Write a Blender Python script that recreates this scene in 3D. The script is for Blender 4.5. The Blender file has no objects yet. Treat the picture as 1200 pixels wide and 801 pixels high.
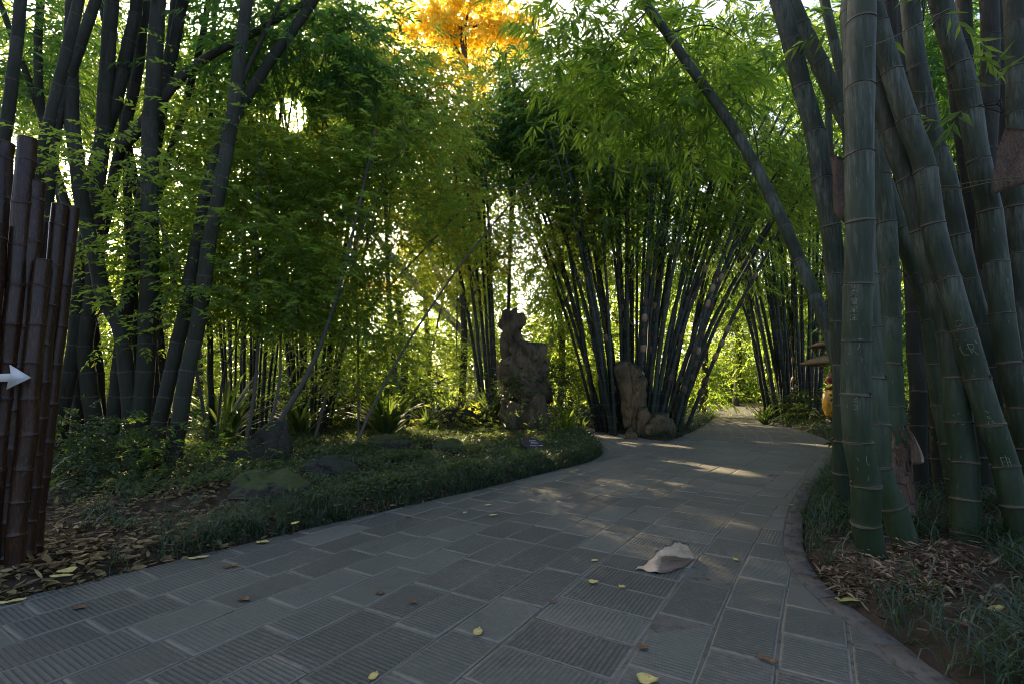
import bpy, math, random
import numpy as np
from mathutils import Vector, Matrix, noise

random.seed(11)
RNG = np.random.default_rng(11)
SC = bpy.context.scene
COL = SC.collection

# ---------------------------------------------------------------- camera
CAM_H = 1.2
FPX = 560.0                      # focal length in pixels of the 1200 px photograph
PITCH = math.atan(54.5 / FPX)
CP, SP = math.cos(PITCH), math.sin(PITCH)
cam_data = bpy.data.cameras.new("camera")
cam_data.sensor_width = 36.0
cam_data.lens = 36.0 * FPX / 1200.0
cam_data.clip_start = 0.05
cam_data.clip_end = 3000.0
cam = bpy.data.objects.new("camera", cam_data)
COL.objects.link(cam)
cam.location = (0, 0, CAM_H)
cam.rotation_euler = (math.pi / 2 + PITCH, 0, 0)
SC.camera = cam

# ---------------------------------------------------------------- sky, sun, exposure
SUN_EL = 28.3
SUN_AZ = -25.9                   # degrees from +Y, negative to the left
se, sa = math.radians(SUN_EL), math.radians(SUN_AZ)
SUN_DIR = Vector((math.sin(sa) * math.cos(se), math.cos(sa) * math.cos(se), math.sin(se)))
world = bpy.data.worlds.new("World")
SC.world = world
world.use_nodes = True
wn = world.node_tree
wn.nodes.clear()
wo = wn.nodes.new("ShaderNodeOutputWorld")
wb = wn.nodes.new("ShaderNodeBackground")
ws = wn.nodes.new("ShaderNodeTexSky")
ws.sky_type = 'NISHITA'
ws.sun_disc = False
ws.sun_elevation = se
ws.sun_rotation = sa
ws.altitude = 100
ws.air_density = 0.65
ws.dust_density = 5.0
ws.ozone_density = 0.6
wb.inputs['Strength'].default_value = 0.15
wn.links.new(ws.outputs[0], wb.inputs['Color'])
wn.links.new(wb.outputs[0], wo.inputs['Surface'])
sun_data = bpy.data.lights.new("sun", 'SUN')
sun_data.energy = 4.6
sun_data.angle = math.radians(0.5)
sun_data.color = (1.0, 0.77, 0.50)
sun = bpy.data.objects.new("sun", sun_data)
COL.objects.link(sun)
sun.location = (-20, 40, 30)
sun.rotation_euler = SUN_DIR.to_track_quat('Z', 'Y').to_euler()
SC.view_settings.view_transform = 'Standard'
SC.view_settings.look = 'None'
SC.view_settings.exposure = 1.8
SC.view_settings.gamma = 1.0
SC.cycles.max_bounces = 8
SC.cycles.diffuse_bounces = 4
SC.cycles.glossy_bounces = 2
SC.cycles.transmission_bounces = 4
SC.cycles.sample_clamp_indirect = 6.0
SC.cycles.use_denoising = True
SC.cycles.filter_width = 1.0

# ---------------------------------------------------------------- photo pixel -> place in the world
def ray(px, py):
    x = (px - 600.0) / FPX
    v = (400.5 - py) / FPX
    return np.array((x, CP - v * SP, SP + v * CP))

def G(px, py, z=0.0):
    d = ray(px, py)
    t = (z - CAM_H) / d[2]
    return np.array((d[0] * t, d[1] * t, z))

def P(px, py, Y):
    d = ray(px, py)
    t = Y / d[1]
    return np.array((d[0] * t, Y, CAM_H + d[2] * t))

def proj(p):
    q = np.asarray(p, float) - np.array((0, 0, CAM_H))
    fw = q[..., 1] * CP + q[..., 2] * SP
    up = -q[..., 1] * SP + q[..., 2] * CP
    return 600 + FPX * q[..., 0] / fw, 400.5 - FPX * up / fw

def norm(v):
    v = np.asarray(v, float)
    return v / np.maximum(np.linalg.norm(v, axis=-1, keepdims=True), 1e-9)

def spline(pts, n_per=8):
    pts = np.asarray(pts, float)
    ext = np.vstack([2 * pts[0] - pts[1], pts, 2 * pts[-1] - pts[-2]])
    out = []
    for i in range(1, len(ext) - 2):
        p0, p1, p2, p3 = ext[i - 1], ext[i], ext[i + 1], ext[i + 2]
        for t in np.linspace(0, 1, n_per, endpoint=False):
            out.append(0.5 * (2 * p1 + (p2 - p0) * t + (2 * p0 - 5 * p1 + 4 * p2 - p3) * t * t + (3 * p1 - p0 - 3 * p2 + p3) * t ** 3))
    out.append(ext[-2])
    return np.array(out)

# ---------------------------------------------------------------- scene-object helpers
def tag(o, label=None, cat=None, group=None, kind=None):
    if label: o['label'] = label
    if cat: o['category'] = cat
    if group: o['group'] = group
    if kind: o['kind'] = kind
    return o

def mesh_np(name, V, F, smooth=False, uv=None, rnd=None):
    """V (n,3); F list/array of faces of equal size or a list of faces."""
    me = bpy.data.meshes.new(name)
    V = np.asarray(V, np.float32)
    if isinstance(F, np.ndarray):
        k = F.shape[1]
        nf = F.shape[0]
        li = F.astype(np.int32).ravel()
        ls = np.arange(0, nf * k, k, dtype=np.int32)
        lt = np.full(nf, k, np.int32)
    else:
        nf = len(F)
        lt = np.array([len(f) for f in F], np.int32)
        ls = np.concatenate([[0], np.cumsum(lt)[:-1]]).astype(np.int32)
        li = np.array([i for f in F for i in f], np.int32)
    me.vertices.add(len(V)); me.vertices.foreach_set('co', V.ravel())
    me.loops.add(len(li)); me.loops.foreach_set('vertex_index', li)
    me.polygons.add(nf); me.polygons.foreach_set('loop_start', ls)
    me.polygons.foreach_set('loop_total', lt)
    if smooth:
        me.polygons.foreach_set('use_smooth', np.ones(nf, bool))
    if uv is not None:
        l = me.uv_layers.new(name='uv')
        uv = np.asarray(uv, np.float32)
        if len(uv) == len(V): uv = uv[li]
        l.data.foreach_set('uv', uv.ravel())
    if rnd is not None:
        a = me.attributes.new('rnd', 'FLOAT', 'POINT')
        a.data.foreach_set('value', np.asarray(rnd, np.float32))
    me.update(calc_edges=True)
    return me

def obj(name, me, mat=None, parent=None, loc=None):
    """link a mesh as ONE object; with loc given, V is world space and origin moves to loc"""
    o = bpy.data.objects.new(name, me)
    COL.objects.link(o)
    if mat is not None and me is not None and len(me.materials) == 0:
        me.materials.append(mat)
    if parent is not None: o.parent = parent
    if loc is not None: o.location = loc
    return o

def empty(name, loc):
    o = bpy.data.objects.new(name, None)
    COL.objects.link(o)
    o.empty_display_size = 0.2
    o.location = loc
    return o

def join_parts(parts):
    V, F, U, R = [], [], [], []
    off = 0
    for p in parts:
        v, f = p[0], p[1]
        V.append(np.asarray(v, float))
        F += [[i + off for i in ff] for ff in f]
        off += len(v)
    return np.vstack(V), F

# ---------------------------------------------------------------- materials
def mat_new(name):
    m = bpy.data.materials.new(name)
    m.use_nodes = True
    nt = m.node_tree
    nt.nodes.clear()
    out = nt.nodes.new('ShaderNodeOutputMaterial')
    return m, nt, out

class NB:
    """tiny node builder"""
    def __init__(s, nt): s.nt = nt
    def n(s, t, **kw):
        nd = s.nt.nodes.new(t)
        ins = kw.pop('ins', {})
        for k, v in kw.items(): setattr(nd, k, v)
        for k, v in ins.items(): s.set(nd.inputs[k], v)
        return nd
    def set(s, sock, v):
        if isinstance(v, bpy.types.NodeSocket): s.nt.links.new(v, sock)
        else:
            if sock.type == 'RGBA' and len(v) == 3: v = (*v, 1)
            sock.default_value = v
    def math(s, op, a, b=None, c=None, clamp=False):
        nd = s.nt.nodes.new('ShaderNodeMath'); nd.operation = op; nd.use_clamp = clamp
        s.set(nd.inputs[0], a)
        if b is not None: s.set(nd.inputs[1], b)
        if c is not None: s.set(nd.inputs[2], c)
        return nd.outputs[0]
    def mix(s, f, a, b, bt='MIX'):
        nd = s.nt.nodes.new('ShaderNodeMix'); nd.data_type = 'RGBA'; nd.blend_type = bt
        s.set(nd.inputs[0], f); s.set(nd.inputs[6], a); s.set(nd.inputs[7], b)
        return nd.outputs[2]
    def noise(s, vec, scale, detail=4, rough=0.55):
        nd = s.n('ShaderNodeTexNoise', ins={'Scale': scale, 'Detail': detail, 'Roughness': rough})
        if vec is not None: s.set(nd.inputs['Vector'], vec)
        return nd.outputs['Fac']
    def mapr(s, v, a, b, c=0.0, d=1.0):
        nd = s.n('ShaderNodeMapRange', ins={0: v, 1: a, 2: b, 3: c, 4: d}); nd.clamp = True
        return nd.outputs[0]
    def scalev(s, vec, sc):
        nd = s.n('ShaderNodeMapping'); s.set(nd.inputs['Vector'], vec); nd.inputs['Scale'].default_value = sc
        return nd.outputs[0]

def culm_mat(name, green, grey, ring, bloom, rough=0.38, scars=0.0):
    m, nt, out = mat_new(name)
    b = NB(nt)
    uv = b.n('ShaderNodeUVMap').outputs[0]
    sep = b.n('ShaderNodeSeparateXYZ', ins={0: uv})
    fr = b.math('FRACT', sep.outputs[1])
    geo = b.n('ShaderNodeNewGeometry')
    pos = geo.outputs['Position']
    z = b.n('ShaderNodeSeparateXYZ', ins={0: pos}).outputs[2]
    oi = b.n('ShaderNodeObjectInfo').outputs['Random']
    tc = b.n('ShaderNodeTexCoord').outputs['Object']
    streak = b.noise(b.scalev(tc, (30, 30, 2.2)), 1.0, 5, .65)
    blot = b.noise(b.scalev(tc, (4, 4, 1.6)), 1.0, 4)
    fine = b.noise(tc, 60, 3)
    ageing = b.math('ADD', b.mapr(z, 0.4, 3.6), b.math('MULTIPLY', b.math('SUBTRACT', blot, .5), 1.1), clamp=True)
    c = b.mix(ageing, green, grey)
    wn_ = b.n('ShaderNodeTexWhiteNoise', noise_dimensions='2D', ins={'Vector': b.n('ShaderNodeCombineXYZ', ins={0: b.math('FLOOR', sep.outputs[1]), 1: b.math('MULTIPLY', oi, 91.7)}).outputs[0]}).outputs['Value']
    tint = b.math('MULTIPLY', b.mapr(oi, 0, 1, .72, 1.25), b.mapr(wn_, 0, 1, .88, 1.12))
    c = b.mix(1.0, c, b.n('ShaderNodeCombineColor', ins={0: tint, 1: tint, 2: tint}).outputs[0], 'MULTIPLY')
    # waxy bloom under the nodes, streaky
    bl = b.math('MULTIPLY', b.mapr(b.math('ADD', fr, b.math('MULTIPLY', b.math('SUBTRACT', wn_, .5), .55)), .3, 1.0), b.mapr(streak, .40, .62))
    bl = b.math('MULTIPLY', bl, b.mapr(b.math('ADD', z, b.math('MULTIPLY', blot, 2.2)), 1.2, 3.6))
    c = b.mix(b.math('MULTIPLY', bl, .5), c, bloom)
    mot = b.math('MULTIPLY', b.mapr(b.noise(b.scalev(tc, (42, 42, 3.5)), 1.0, 6, .7), .48, .70), b.mapr(z, .5, 2.6, .05, .5))
    c = b.mix(b.math('MULTIPLY', mot, b.mapr(blot, .4, .62)), c, bloom)
    vd = b.mapr(b.noise(b.scalev(tc, (26, 26, 2.5)), 1.0, 5, .65), .50, .72)
    c = b.mix(b.math('MULTIPLY', vd, .5), c, (.012, .017, .012))
    # pale scuffs and dark lichen
    sc = b.mapr(b.noise(b.scalev(tc, (55, 55, 9)), 1.0, 4, .6), .66, .72)
    c = b.mix(b.math('MULTIPLY', sc, .35), c, bloom)
    dk = b.mapr(b.noise(b.scalev(tc, (9, 9, 5)), 1.0, 6, .7), .55, .75)
    c = b.mix(b.math('MULTIPLY', dk, .55), c, (0.012, 0.015, 0.012))
    # scar line at the node
    rg = b.math('MAXIMUM', b.math('LESS_THAN', fr, 0.022), b.math('GREATER_THAN', fr, 0.985))
    c = b.mix(b.math('MULTIPLY', rg, .8), c, ring)
    bump = b.n('ShaderNodeBump', ins={'Strength': .25, 'Distance': .004, 'Height': b.math('ADD', streak, b.math('MULTIPLY', fine, .4))})
    pr = b.n('ShaderNodeBsdfPrincipled', ins={'Base Color': c, 'Roughness': b.mapr(streak, .3, .7, rough, rough + .3), 'Normal': bump.outputs[0]})
    pr.inputs['Specular IOR Level'].default_value = .28
    nt.links.new(pr.outputs[0], out.inputs[0])
    return m

def leaf_mat(name, c1, c2, t1, t2, trans=.58, rough=.45, spec=.35):
    m, nt, out = mat_new(name)
    b = NB(nt)
    at = b.n('ShaderNodeAttribute', attribute_name='rnd').outputs['Fac']
    pr = b.n('ShaderNodeBsdfPrincipled', ins={'Base Color': b.mix(at, c1, c2), 'Roughness': rough})
    pr.inputs['Specular IOR Level'].default_value = spec
    tr = b.n('ShaderNodeBsdfTranslucent', ins={'Color': b.mix(at, t1, t2)})
    mx = b.n('ShaderNodeMixShader', ins={0: trans, 1: pr.outputs[0], 2: tr.outputs[0]})
    nt.links.new(mx.outputs[0], out.inputs[0])
    return m

def noise_mat(name, c1, c2, scale=4.0, rough=.8, bump=.4, bdist=.02, c3=None, spec=.3, vscale=(1, 1, 1), up=None):
    m, nt, out = mat_new(name)
    b = NB(nt)
    tc = b.scalev(b.n('ShaderNodeTexCoord').outputs['Object'], vscale)
    n1 = b.noise(tc, scale, 6, .62)
    n2 = b.noise(tc, scale * 5.3, 5, .6)
    c = b.mix(b.mapr(n1, .35, .68), c1, c2)
    if c3 is not None:
        c = b.mix(b.mapr(n2, .52, .66), c, c3)
    if up is not None:      # moss on the upward faces
        nz = b.n('ShaderNodeSeparateXYZ', ins={0: b.n('ShaderNodeNewGeometry').outputs['Normal']}).outputs[2]
        f = b.mapr(b.math('ADD', nz, b.math('MULTIPLY', b.math('SUBTRACT', n2, .5), 1.6)), .35, .8)
        c = b.mix(f, c, up)
    bp = b.n('ShaderNodeBump', ins={'Strength': bump, 'Distance': bdist, 'Height': b.math('ADD', n1, b.math('MULTIPLY', n2, .5))})
    pr = b.n('ShaderNodeBsdfPrincipled', ins={'Base Color': c, 'Roughness': rough, 'Normal': bp.outputs[0]})
    pr.inputs['Specular IOR Level'].default_value = spec
    nt.links.new(pr.outputs[0], out.inputs[0])
    return m

def slab_mat(name, ribbed=True):
    m, nt, out = mat_new(name)
    b = NB(nt)
    uv = b.n('ShaderNodeUVMap').outputs[0]
    sep = b.n('ShaderNodeSeparateXYZ', ins={0: uv})
    oi = b.n('ShaderNodeObjectInfo').outputs['Random']
    pos = b.n('ShaderNodeNewGeometry').outputs['Position']
    n1 = b.noise(pos, 2.1, 5, .6)
    n2 = b.noise(pos, 26, 5, .65)
    n3 = b.noise(pos, 160, 2)
    tint = b.mapr(oi, 0, 1, .74, 1.28)
    c = b.mix(n1, (.079, .084, .066), (.108, .111, .087))
    c = b.mix(1.0, c, b.n('ShaderNodeCombineColor', ins={0: tint, 1: tint, 2: tint}).outputs[0], 'MULTIPLY')
    dust = b.math('MULTIPLY', b.mapr(n2, .45, .75), b.mapr(n1, .4, .65))
    c = b.mix(b.math('MULTIPLY', dust, .5), c, (.17, .155, .13))
    dark = b.mapr(b.noise(pos, 7, 5, .7), .56, .72)
    c = b.mix(b.math('MULTIPLY', dark, .5), c, (.036, .039, .034))
    c = b.mix(b.mapr(n3, .63, .70), c, (.16, .155, .145))
    edge = b.n('ShaderNodeAttribute', attribute_name='rnd').outputs['Fac']
    big = b.noise(pos, .55, 3, .6)
    c = b.mix(b.math('MULTIPLY', b.mapr(b.math('ADD', big, b.math('MULTIPLY', b.math('SUBTRACT', n2, .5), .8)), .48, .72), .5), c, (.19, .17, .14))
    # trodden dust plus sky light painted in as paler colour where the paths meet
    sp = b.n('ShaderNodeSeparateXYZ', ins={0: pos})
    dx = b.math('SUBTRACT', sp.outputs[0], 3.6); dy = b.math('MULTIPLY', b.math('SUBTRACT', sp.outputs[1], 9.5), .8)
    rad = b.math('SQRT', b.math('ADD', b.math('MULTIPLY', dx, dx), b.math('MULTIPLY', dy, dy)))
    dust_skylight = b.mapr(b.math('ADD', rad, b.math('MULTIPLY', b.math('SUBTRACT', big, .5), 5)), 2.0, 6.0, .45, 0)
    c = b.mix(b.math('MULTIPLY', dust_skylight, b.mapr(n2, .25, .6, .55, 1)), c, (.235, .215, .165))
    em = b.math('MULTIPLY', b.mapr(b.math('ADD', edge, b.math('MULTIPLY', b.math('SUBTRACT', n2, .5), 1.3)), .35, 1.0), .42 if ribbed else .8)
    c = b.mix(em, c, (.26, .24, .185))
    h = b.math('MULTIPLY', n2, .3)
    if ribbed:
        w = b.math('MULTIPLY_ADD', b.math('SINE', b.math('MULTIPLY', sep.outputs[0], 2 * math.pi / .0245)), .5, .5)
        w = b.mapr(w, .12, .42)
        worn = b.mapr(b.math('ADD', b.mapr(b.math('FRACT', b.math('MULTIPLY', oi, 7.31)), 0, 1, -.2, .25), n1), .34, .55, .18, 1)
        worn = b.math('MULTIPLY', worn, b.mapr(edge, 0, .5, 1, 0))
        w = b.math('MULTIPLY', w, worn)
        h = b.math('ADD', h, b.math('MULTIPLY', w, 1.0))
        gro = b.math('MULTIPLY', b.math('SUBTRACT', 1.0, b.math('DIVIDE', w, b.math('MAXIMUM', worn, .01))), worn)
        c = b.mix(b.math('MULTIPLY', gro, .4), c, (.022, .024, .026))
    bp = b.n('ShaderNodeBump', ins={'Strength': .8, 'Distance': .006, 'Height': h})
    pr = b.n('ShaderNodeBsdfPrincipled', ins={'Base Color': c, 'Roughness': b.mapr(n2, .3, .7, .62, .85) if ribbed else .95, 'Normal': bp.outputs[0]})
    pr.inputs['Specular IOR Level'].default_value = .25 if ribbed else .06
    nt.links.new(pr.outputs[0], out.inputs[0])
    return m

M = {}
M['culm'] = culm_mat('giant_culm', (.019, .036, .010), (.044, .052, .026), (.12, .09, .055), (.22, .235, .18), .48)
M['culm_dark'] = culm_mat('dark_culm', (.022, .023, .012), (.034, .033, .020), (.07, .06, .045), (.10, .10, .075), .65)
M['culm_mid'] = culm_mat('mid_culm', (.020, .027, .016), (.042, .048, .033), (.13, .11, .08), (.16, .18, .16), .5)
M['culm_pale'] = culm_mat('pale_culm', (.035, .045, .028), (.055, .065, .042), (.10, .09, .07), (.16, .18, .15), .55)
M['ring'] = noise_mat('node_ring', (.125, .085, .05), (.035, .028, .02), 7, .75, .3, .003)
M['ring_dark'] = noise_mat('dark_node_ring', (.055, .04, .028), (.02, .017, .013), 7, .8, .3, .003)
M['sheath'] = noise_mat('culm_sheath', (.40, .27, .16), (.24, .15, .085), 2.2, .55, .25, .004, (.50, .37, .24), vscale=(4, 16, 12))
def sheath_mat():
    m, nt, out = mat_new('big_sheath')
    b = NB(nt)
    uv = b.n('ShaderNodeUVMap').outputs[0]
    sep = b.n('ShaderNodeSeparateXYZ', ins={0: uv})
    st = b.noise(b.scalev(uv, (2.5, 34, 1)), 1.0, 4, .6)
    bl = b.noise(b.scalev(uv, (7, 6, 1)), 1.0, 4, .6)
    outer = b.mix(b.mapr(st, .35, .68), (.10, .062, .036), (.24, .16, .098))
    inner = b.mix(b.mapr(bl, .38, .66), (.56, .41, .26), (.38, .27, .165))
    c = b.mix(b.mapr(sep.outputs[1], .40, .46), outer, inner)
    tip = b.mapr(b.math('ADD', sep.outputs[0], b.math('MULTIPLY', b.math('SUBTRACT', bl, .5), .2)), .30, .40)
    c = b.mix(tip, (.50, .36, .225), c)
    burn = b.mapr(b.math('ADD', sep.outputs[1], b.math('MULTIPLY', b.math('SUBTRACT', bl, .5), .12)), .955, .985)
    c = b.mix(b.math('MULTIPLY', burn, .85), c, (.03, .022, .016))
    bp = b.n('ShaderNodeBump', ins={'Strength': .3, 'Distance': .004, 'Height': st})
    pr = b.n('ShaderNodeBsdfPrincipled', ins={'Base Color': c, 'Roughness': .5, 'Normal': bp.outputs[0]})
    nt.links.new(pr.outputs[0], out.inputs[0])
    return m
M['sheath_big'] = sheath_mat()
M['sheath_dark'] = noise_mat('old_sheath', (.12, .075, .048), (.055, .036, .026), 2.2, .8, .35, .004, (.20, .135, .08), vscale=(14, 14, 3))
M['scratch'] = noise_mat('carved_scratch', (.24, .23, .15), (.10, .11, .07), 40, .8)
M['pole'] = noise_mat('lacquered_pole', (.040, .017, .009), (.015, .009, .005), 3.0, .33, .25, .004, (.085, .036, .014), .3, vscale=(9, 9, 1.4))
M['pole_ring'] = noise_mat('pole_ring', (.06, .035, .022), (.02, .011, .008), 12, .4, .3, .003, None, .5)
M['arrow'] = noise_mat('arrow_paint', (.62, .62, .58), (.50, .51, .48), 9, .55, .15, .002)
M['soil'] = noise_mat('soil', (.035, .026, .018), (.065, .048, .032), 1.6, .95, .9, .03, (.022, .026, .012), .1)
M['mortar'] = noise_mat('mortar', (.13, .12, .10), (.07, .068, .055), 3, .9, .5, .003, (.05, .058, .03))
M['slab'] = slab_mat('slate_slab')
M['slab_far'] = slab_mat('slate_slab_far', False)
M['kerb'] = noise_mat('kerb', (.115, .105, .088), (.065, .06, .05), 4, .9, .7, .006, (.04, .042, .032))
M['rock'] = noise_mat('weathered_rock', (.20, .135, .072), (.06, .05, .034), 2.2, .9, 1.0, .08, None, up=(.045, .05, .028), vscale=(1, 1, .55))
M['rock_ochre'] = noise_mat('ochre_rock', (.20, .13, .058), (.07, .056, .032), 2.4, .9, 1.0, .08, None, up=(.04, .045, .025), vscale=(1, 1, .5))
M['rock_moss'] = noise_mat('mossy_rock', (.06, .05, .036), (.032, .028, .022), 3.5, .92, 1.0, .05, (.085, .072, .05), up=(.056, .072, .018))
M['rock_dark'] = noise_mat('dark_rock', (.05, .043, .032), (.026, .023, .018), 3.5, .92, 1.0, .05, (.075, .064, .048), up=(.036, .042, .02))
M['bark'] = noise_mat('bark', (.10, .085, .065), (.05, .042, .033), 4, .9, .8, .02, (.16, .14, .11), vscale=(2, 2, .6))
M['bark_pale'] = noise_mat('pale_bark', (.30, .24, .18), (.17, .13, .10), 2, .9, .6, .02, (.38, .33, .27))
M['wood_sign'] = noise_mat('sign_wood', (.035, .022, .020), (.020, .014, .014), 8, .5, .4, .004, (.055, .036, .03), .4, vscale=(1, 5, 1))
M['white'] = noise_mat('white_paint', (.75, .76, .76), (.66, .67, .68), 9, .6, .1, .002)
M['jar'] = noise_mat('yellow_glaze', (.62, .36, .045), (.50, .24, .03), 5, .3, .15, .004, (.66, .44, .09), .5)
M['ink'] = noise_mat('black_ink', (.014, .012, .012), (.02, .018, .016), 6, .6)
M['red'] = noise_mat('red_lacquer', (.26, .07, .035), (.16, .04, .025), 6, .45, .2, .004)
M['thatch'] = noise_mat('thatch', (.26, .19, .11), (.15, .11, .065), 9, .9, .8, .02, (.32, .25, .16), vscale=(3, 3, 1))
M['lamp_metal'] = noise_mat('lamp_metal', (.52, .53, .54), (.40, .41, .43), 7, .4, .1, .002)
M['stone_pale'] = noise_mat('pale_stone', (.30, .26, .20), (.22, .19, .15), 5, .85, .4, .006)
M['twine'] = noise_mat('twine', (.17, .16, .06), (.10, .09, .04), 30, .8)
M['pink'] = leaf_mat('pink_petal', (.55, .08, .16), (.65, .16, .2), (.5, .08, .12), (.5, .1, .1), .35)
M['yellow_leaf'] = noise_mat('yellow_leaf', (.56, .45, .16), (.46, .38, .10), 9, .6, .3, .004, (.36, .26, .09))
M['brown_leaf'] = noise_mat('brown_leaf', (.16, .085, .035), (.08, .045, .025), 9, .75, .3, .004, (.22, .14, .06))
M['green_leaf'] = noise_mat('greenish_leaf', (.30, .33, .07), (.36, .30, .08), 9, .6, .3, .004)
# foliage
M['f_bamboo'] = leaf_mat('bamboo_leaf', (.042, .075, .024), (.08, .115, .032), (.22, .40, .04), (.46, .60, .07))
M['f_bright'] = leaf_mat('bright_bamboo_leaf', (.05, .105, .014), (.10, .16, .02), (.20, .40, .03), (.44, .60, .06))
M['f_blue'] = leaf_mat('deep_bamboo_leaf', (.024, .062, .028), (.045, .088, .034), (.12, .30, .05), (.22, .42, .06))
M['f_olive'] = leaf_mat('olive_leaf', (.065, .088, .028), (.105, .12, .04), (.40, .48, .04), (.60, .60, .05))
M['f_maple'] = leaf_mat('fine_leaf', (.060, .098, .028), (.10, .135, .04), (.30, .50, .05), (.52, .64, .07))
M['f_gold'] = leaf_mat('ginkgo_leaf', (.70, .46, .04), (.78, .58, .08), (.97, .70, .04), (.98, .86, .14), .68)
M['f_far'] = leaf_mat('far_leaf', (.05, .085, .018), (.09, .11, .025), (.30, .47, .05), (.50, .58, .07))
M['f_shrub'] = leaf_mat('shrub_leaf', (.028, .05, .02), (.05, .075, .028), (.08, .13, .02), (.12, .18, .03), .35)
M['f_strap'] = leaf_mat('strap_leaf', (.03, .062, .025), (.065, .10, .035), (.14, .24, .03), (.26, .34, .05), .4, .5, .25)
M['grass'] = leaf_mat('mondo_grass', (.022, .05, .026), (.05, .082, .042), (.07, .13, .03), (.12, .18, .04), .35, .38, .45)
M['cover'] = leaf_mat('ground_cover', (.045, .075, .034), (.10, .125, .06), (.16, .24, .05), (.26, .32, .07), .35, .5, .25)
M['litter'] = leaf_mat('leaf_litter', (.09, .06, .03), (.40, .30, .13), (.06, .04, .015), (.18, .12, .04), .15, .7, .2)
M['husk'] = leaf_mat('husk_litter', (.10, .062, .034), (.34, .25, .15), (.06, .04, .02), (.12, .08, .04), .12, .7, .2)

# ---------------------------------------------------------------- plan of the path (metres)
def xy(*pp): return np.array([G(a, b)[:2] for a, b in pp])
EDGE_L = xy((0, 705), (200, 657), (400, 610), (560, 573), (690, 541))
d0 = norm(EDGE_L[0] - EDGE_L[1])
EDGE_L = np.vstack([EDGE_L[0] + d0 * 5.5, EDGE_L[0] + d0 * 2.5, EDGE_L, xy((752, 524), (803, 509), (828, 496), (836, 489), (838, 484), (836, 480.5))])
far_d = norm(EDGE_L[-1] - EDGE_L[-2])
EDGE_L = np.vstack([EDGE_L, EDGE_L[-1] + far_d * 6 + np.array([.6, 0]), EDGE_L[-1] + far_d * 14 + np.array([-2.5, 0])])
EDGE_R = xy((1118, 800), (1050, 748), (985, 701), (950, 663), (940, 630), (945, 590), (961, 557), (981, 532), (977, 519), (951, 507.5), (920, 498.5), (896, 491), (889, 486), (890, 482))
EDGE_R = np.vstack([EDGE_R[0] + np.array([.4, -1.2]), EDGE_R[0] + np.array([.15, -.4]), EDGE_R])
EDGE_R = np.vstack([EDGE_R, EDGE_R[-1] + far_d * 5 + np.array([.5, 0]), EDGE_R[-1] + far_d * 14 + np.array([-2.0, 0])])
LS = spline(EDGE_L, 10)
RS = spline(EDGE_R, 8)
BR_LO = xy((690, 541), (706, 529), (697, 514), (683, 506.5), (640, 500), (560, 494))
BR_HI = xy((560, 489), (640, 494.5), (690, 500.5), (735, 508.5), (765, 514.5), (800, 514.5), (815, 507))
PATH_POLY = np.vstack([LS, RS[::-1]])
BR_POLY = np.vstack([spline(BR_LO, 5)[::-1], xy((640, 496), ), BR_HI])
BR_POLY = np.vstack([spline(BR_LO, 5), spline(BR_HI, 5)])

def inside(poly, Q):
    x, y = Q[:, 0], Q[:, 1]
    c = np.zeros(len(Q), bool)
    a = poly; b_ = np.roll(poly, -1, axis=0)
    for (x1, y1), (x2, y2) in zip(a, b_):
        if y1 == y2: continue
        k = ((y1 > y) != (y2 > y)) & (x < (x2 - x1) * (y - y1) / (y2 - y1) + x1)
        c ^= k
    return c

def dist_poly(poly, Q, closed=True):
    d = np.full(len(Q), 1e9)
    a = poly if closed else poly[:-1]
    b_ = np.roll(poly, -1, axis=0) if closed else poly[1:]
    for p, q in zip(a, b_):
        e = q - p
        t = np.clip(((Q - p) @ e) / max(e @ e, 1e-9), 0, 1)
        d = np.minimum(d, np.linalg.norm(Q - (p + t[:, None] * e), axis=1))
    return d

def path_dist(Q):
    """>0 outside the paving (metres), <0 inside"""
    Q = np.asarray(Q, float)
    i1 = inside(PATH_POLY, Q) | inside(BR_POLY, Q)
    d = np.minimum(dist_poly(PATH_POLY, Q), dist_poly(BR_POLY, Q))
    return np.where(i1, -d, d)

def wob(Q, s, k=0.0):
    return (np.sin(Q[:, 0] * s + 1.3 + k) * np.cos(Q[:, 1] * s * 1.13 + .7 * k) + .5 * np.sin(Q[:, 0] * s * 2.3 - Q[:, 1] * s * 1.9 + k)) / 1.5

def H(Q):
    Q = np.asarray(Q, float)
    d = path_dist(Q)
    rise = np.clip(d * .5, 0, .10) + np.clip(d - .3, 0, 3) * .02
    z = np.where(d > 0, -0.03 + rise + np.clip(d, 0, 1) * .03 * wob(Q, 2.1), -0.05)
    return z

def H1(x, y): return float(H(np.array([[x, y]]))[0])

# ground: one sheet to the horizon
gx = np.concatenate([[-600, -200, -80, -40, -25], np.arange(-16, 16.01, .16), [20, 30, 45, 80, 200, 600]])
gy = np.concatenate([[-600, -100, -30, -10, -4], np.arange(-2, 24.01, .16), np.arange(25, 42, 1.0), [50, 80, 200, 600]])
GX, GY = np.meshgrid(gx, gy)
Q = np.stack([GX.ravel(), GY.ravel()], 1)
z = H(Q)
nx, ny = len(gx), len(gy)
ii = np.arange(nx * ny).reshape(ny, nx)
F = np.stack([ii[:-1, :-1].ravel(), ii[:-1, 1:].ravel(), ii[1:, 1:].ravel(), ii[1:, :-1].ravel()], 1)
tag(obj('ground', mesh_np('ground', np.column_stack([Q, z]), F, True), M['soil']), kind='structure')

# ---------------------------------------------------------------- path: mortar bed, slabs, kerb
def strip_faces(a, b_, z0):
    n = min(len(a), len(b_))
    V = np.vstack([np.column_stack([a, np.full(len(a), z0)]), np.column_stack([b_, np.full(len(b_), z0)])])
    return V, n

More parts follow.
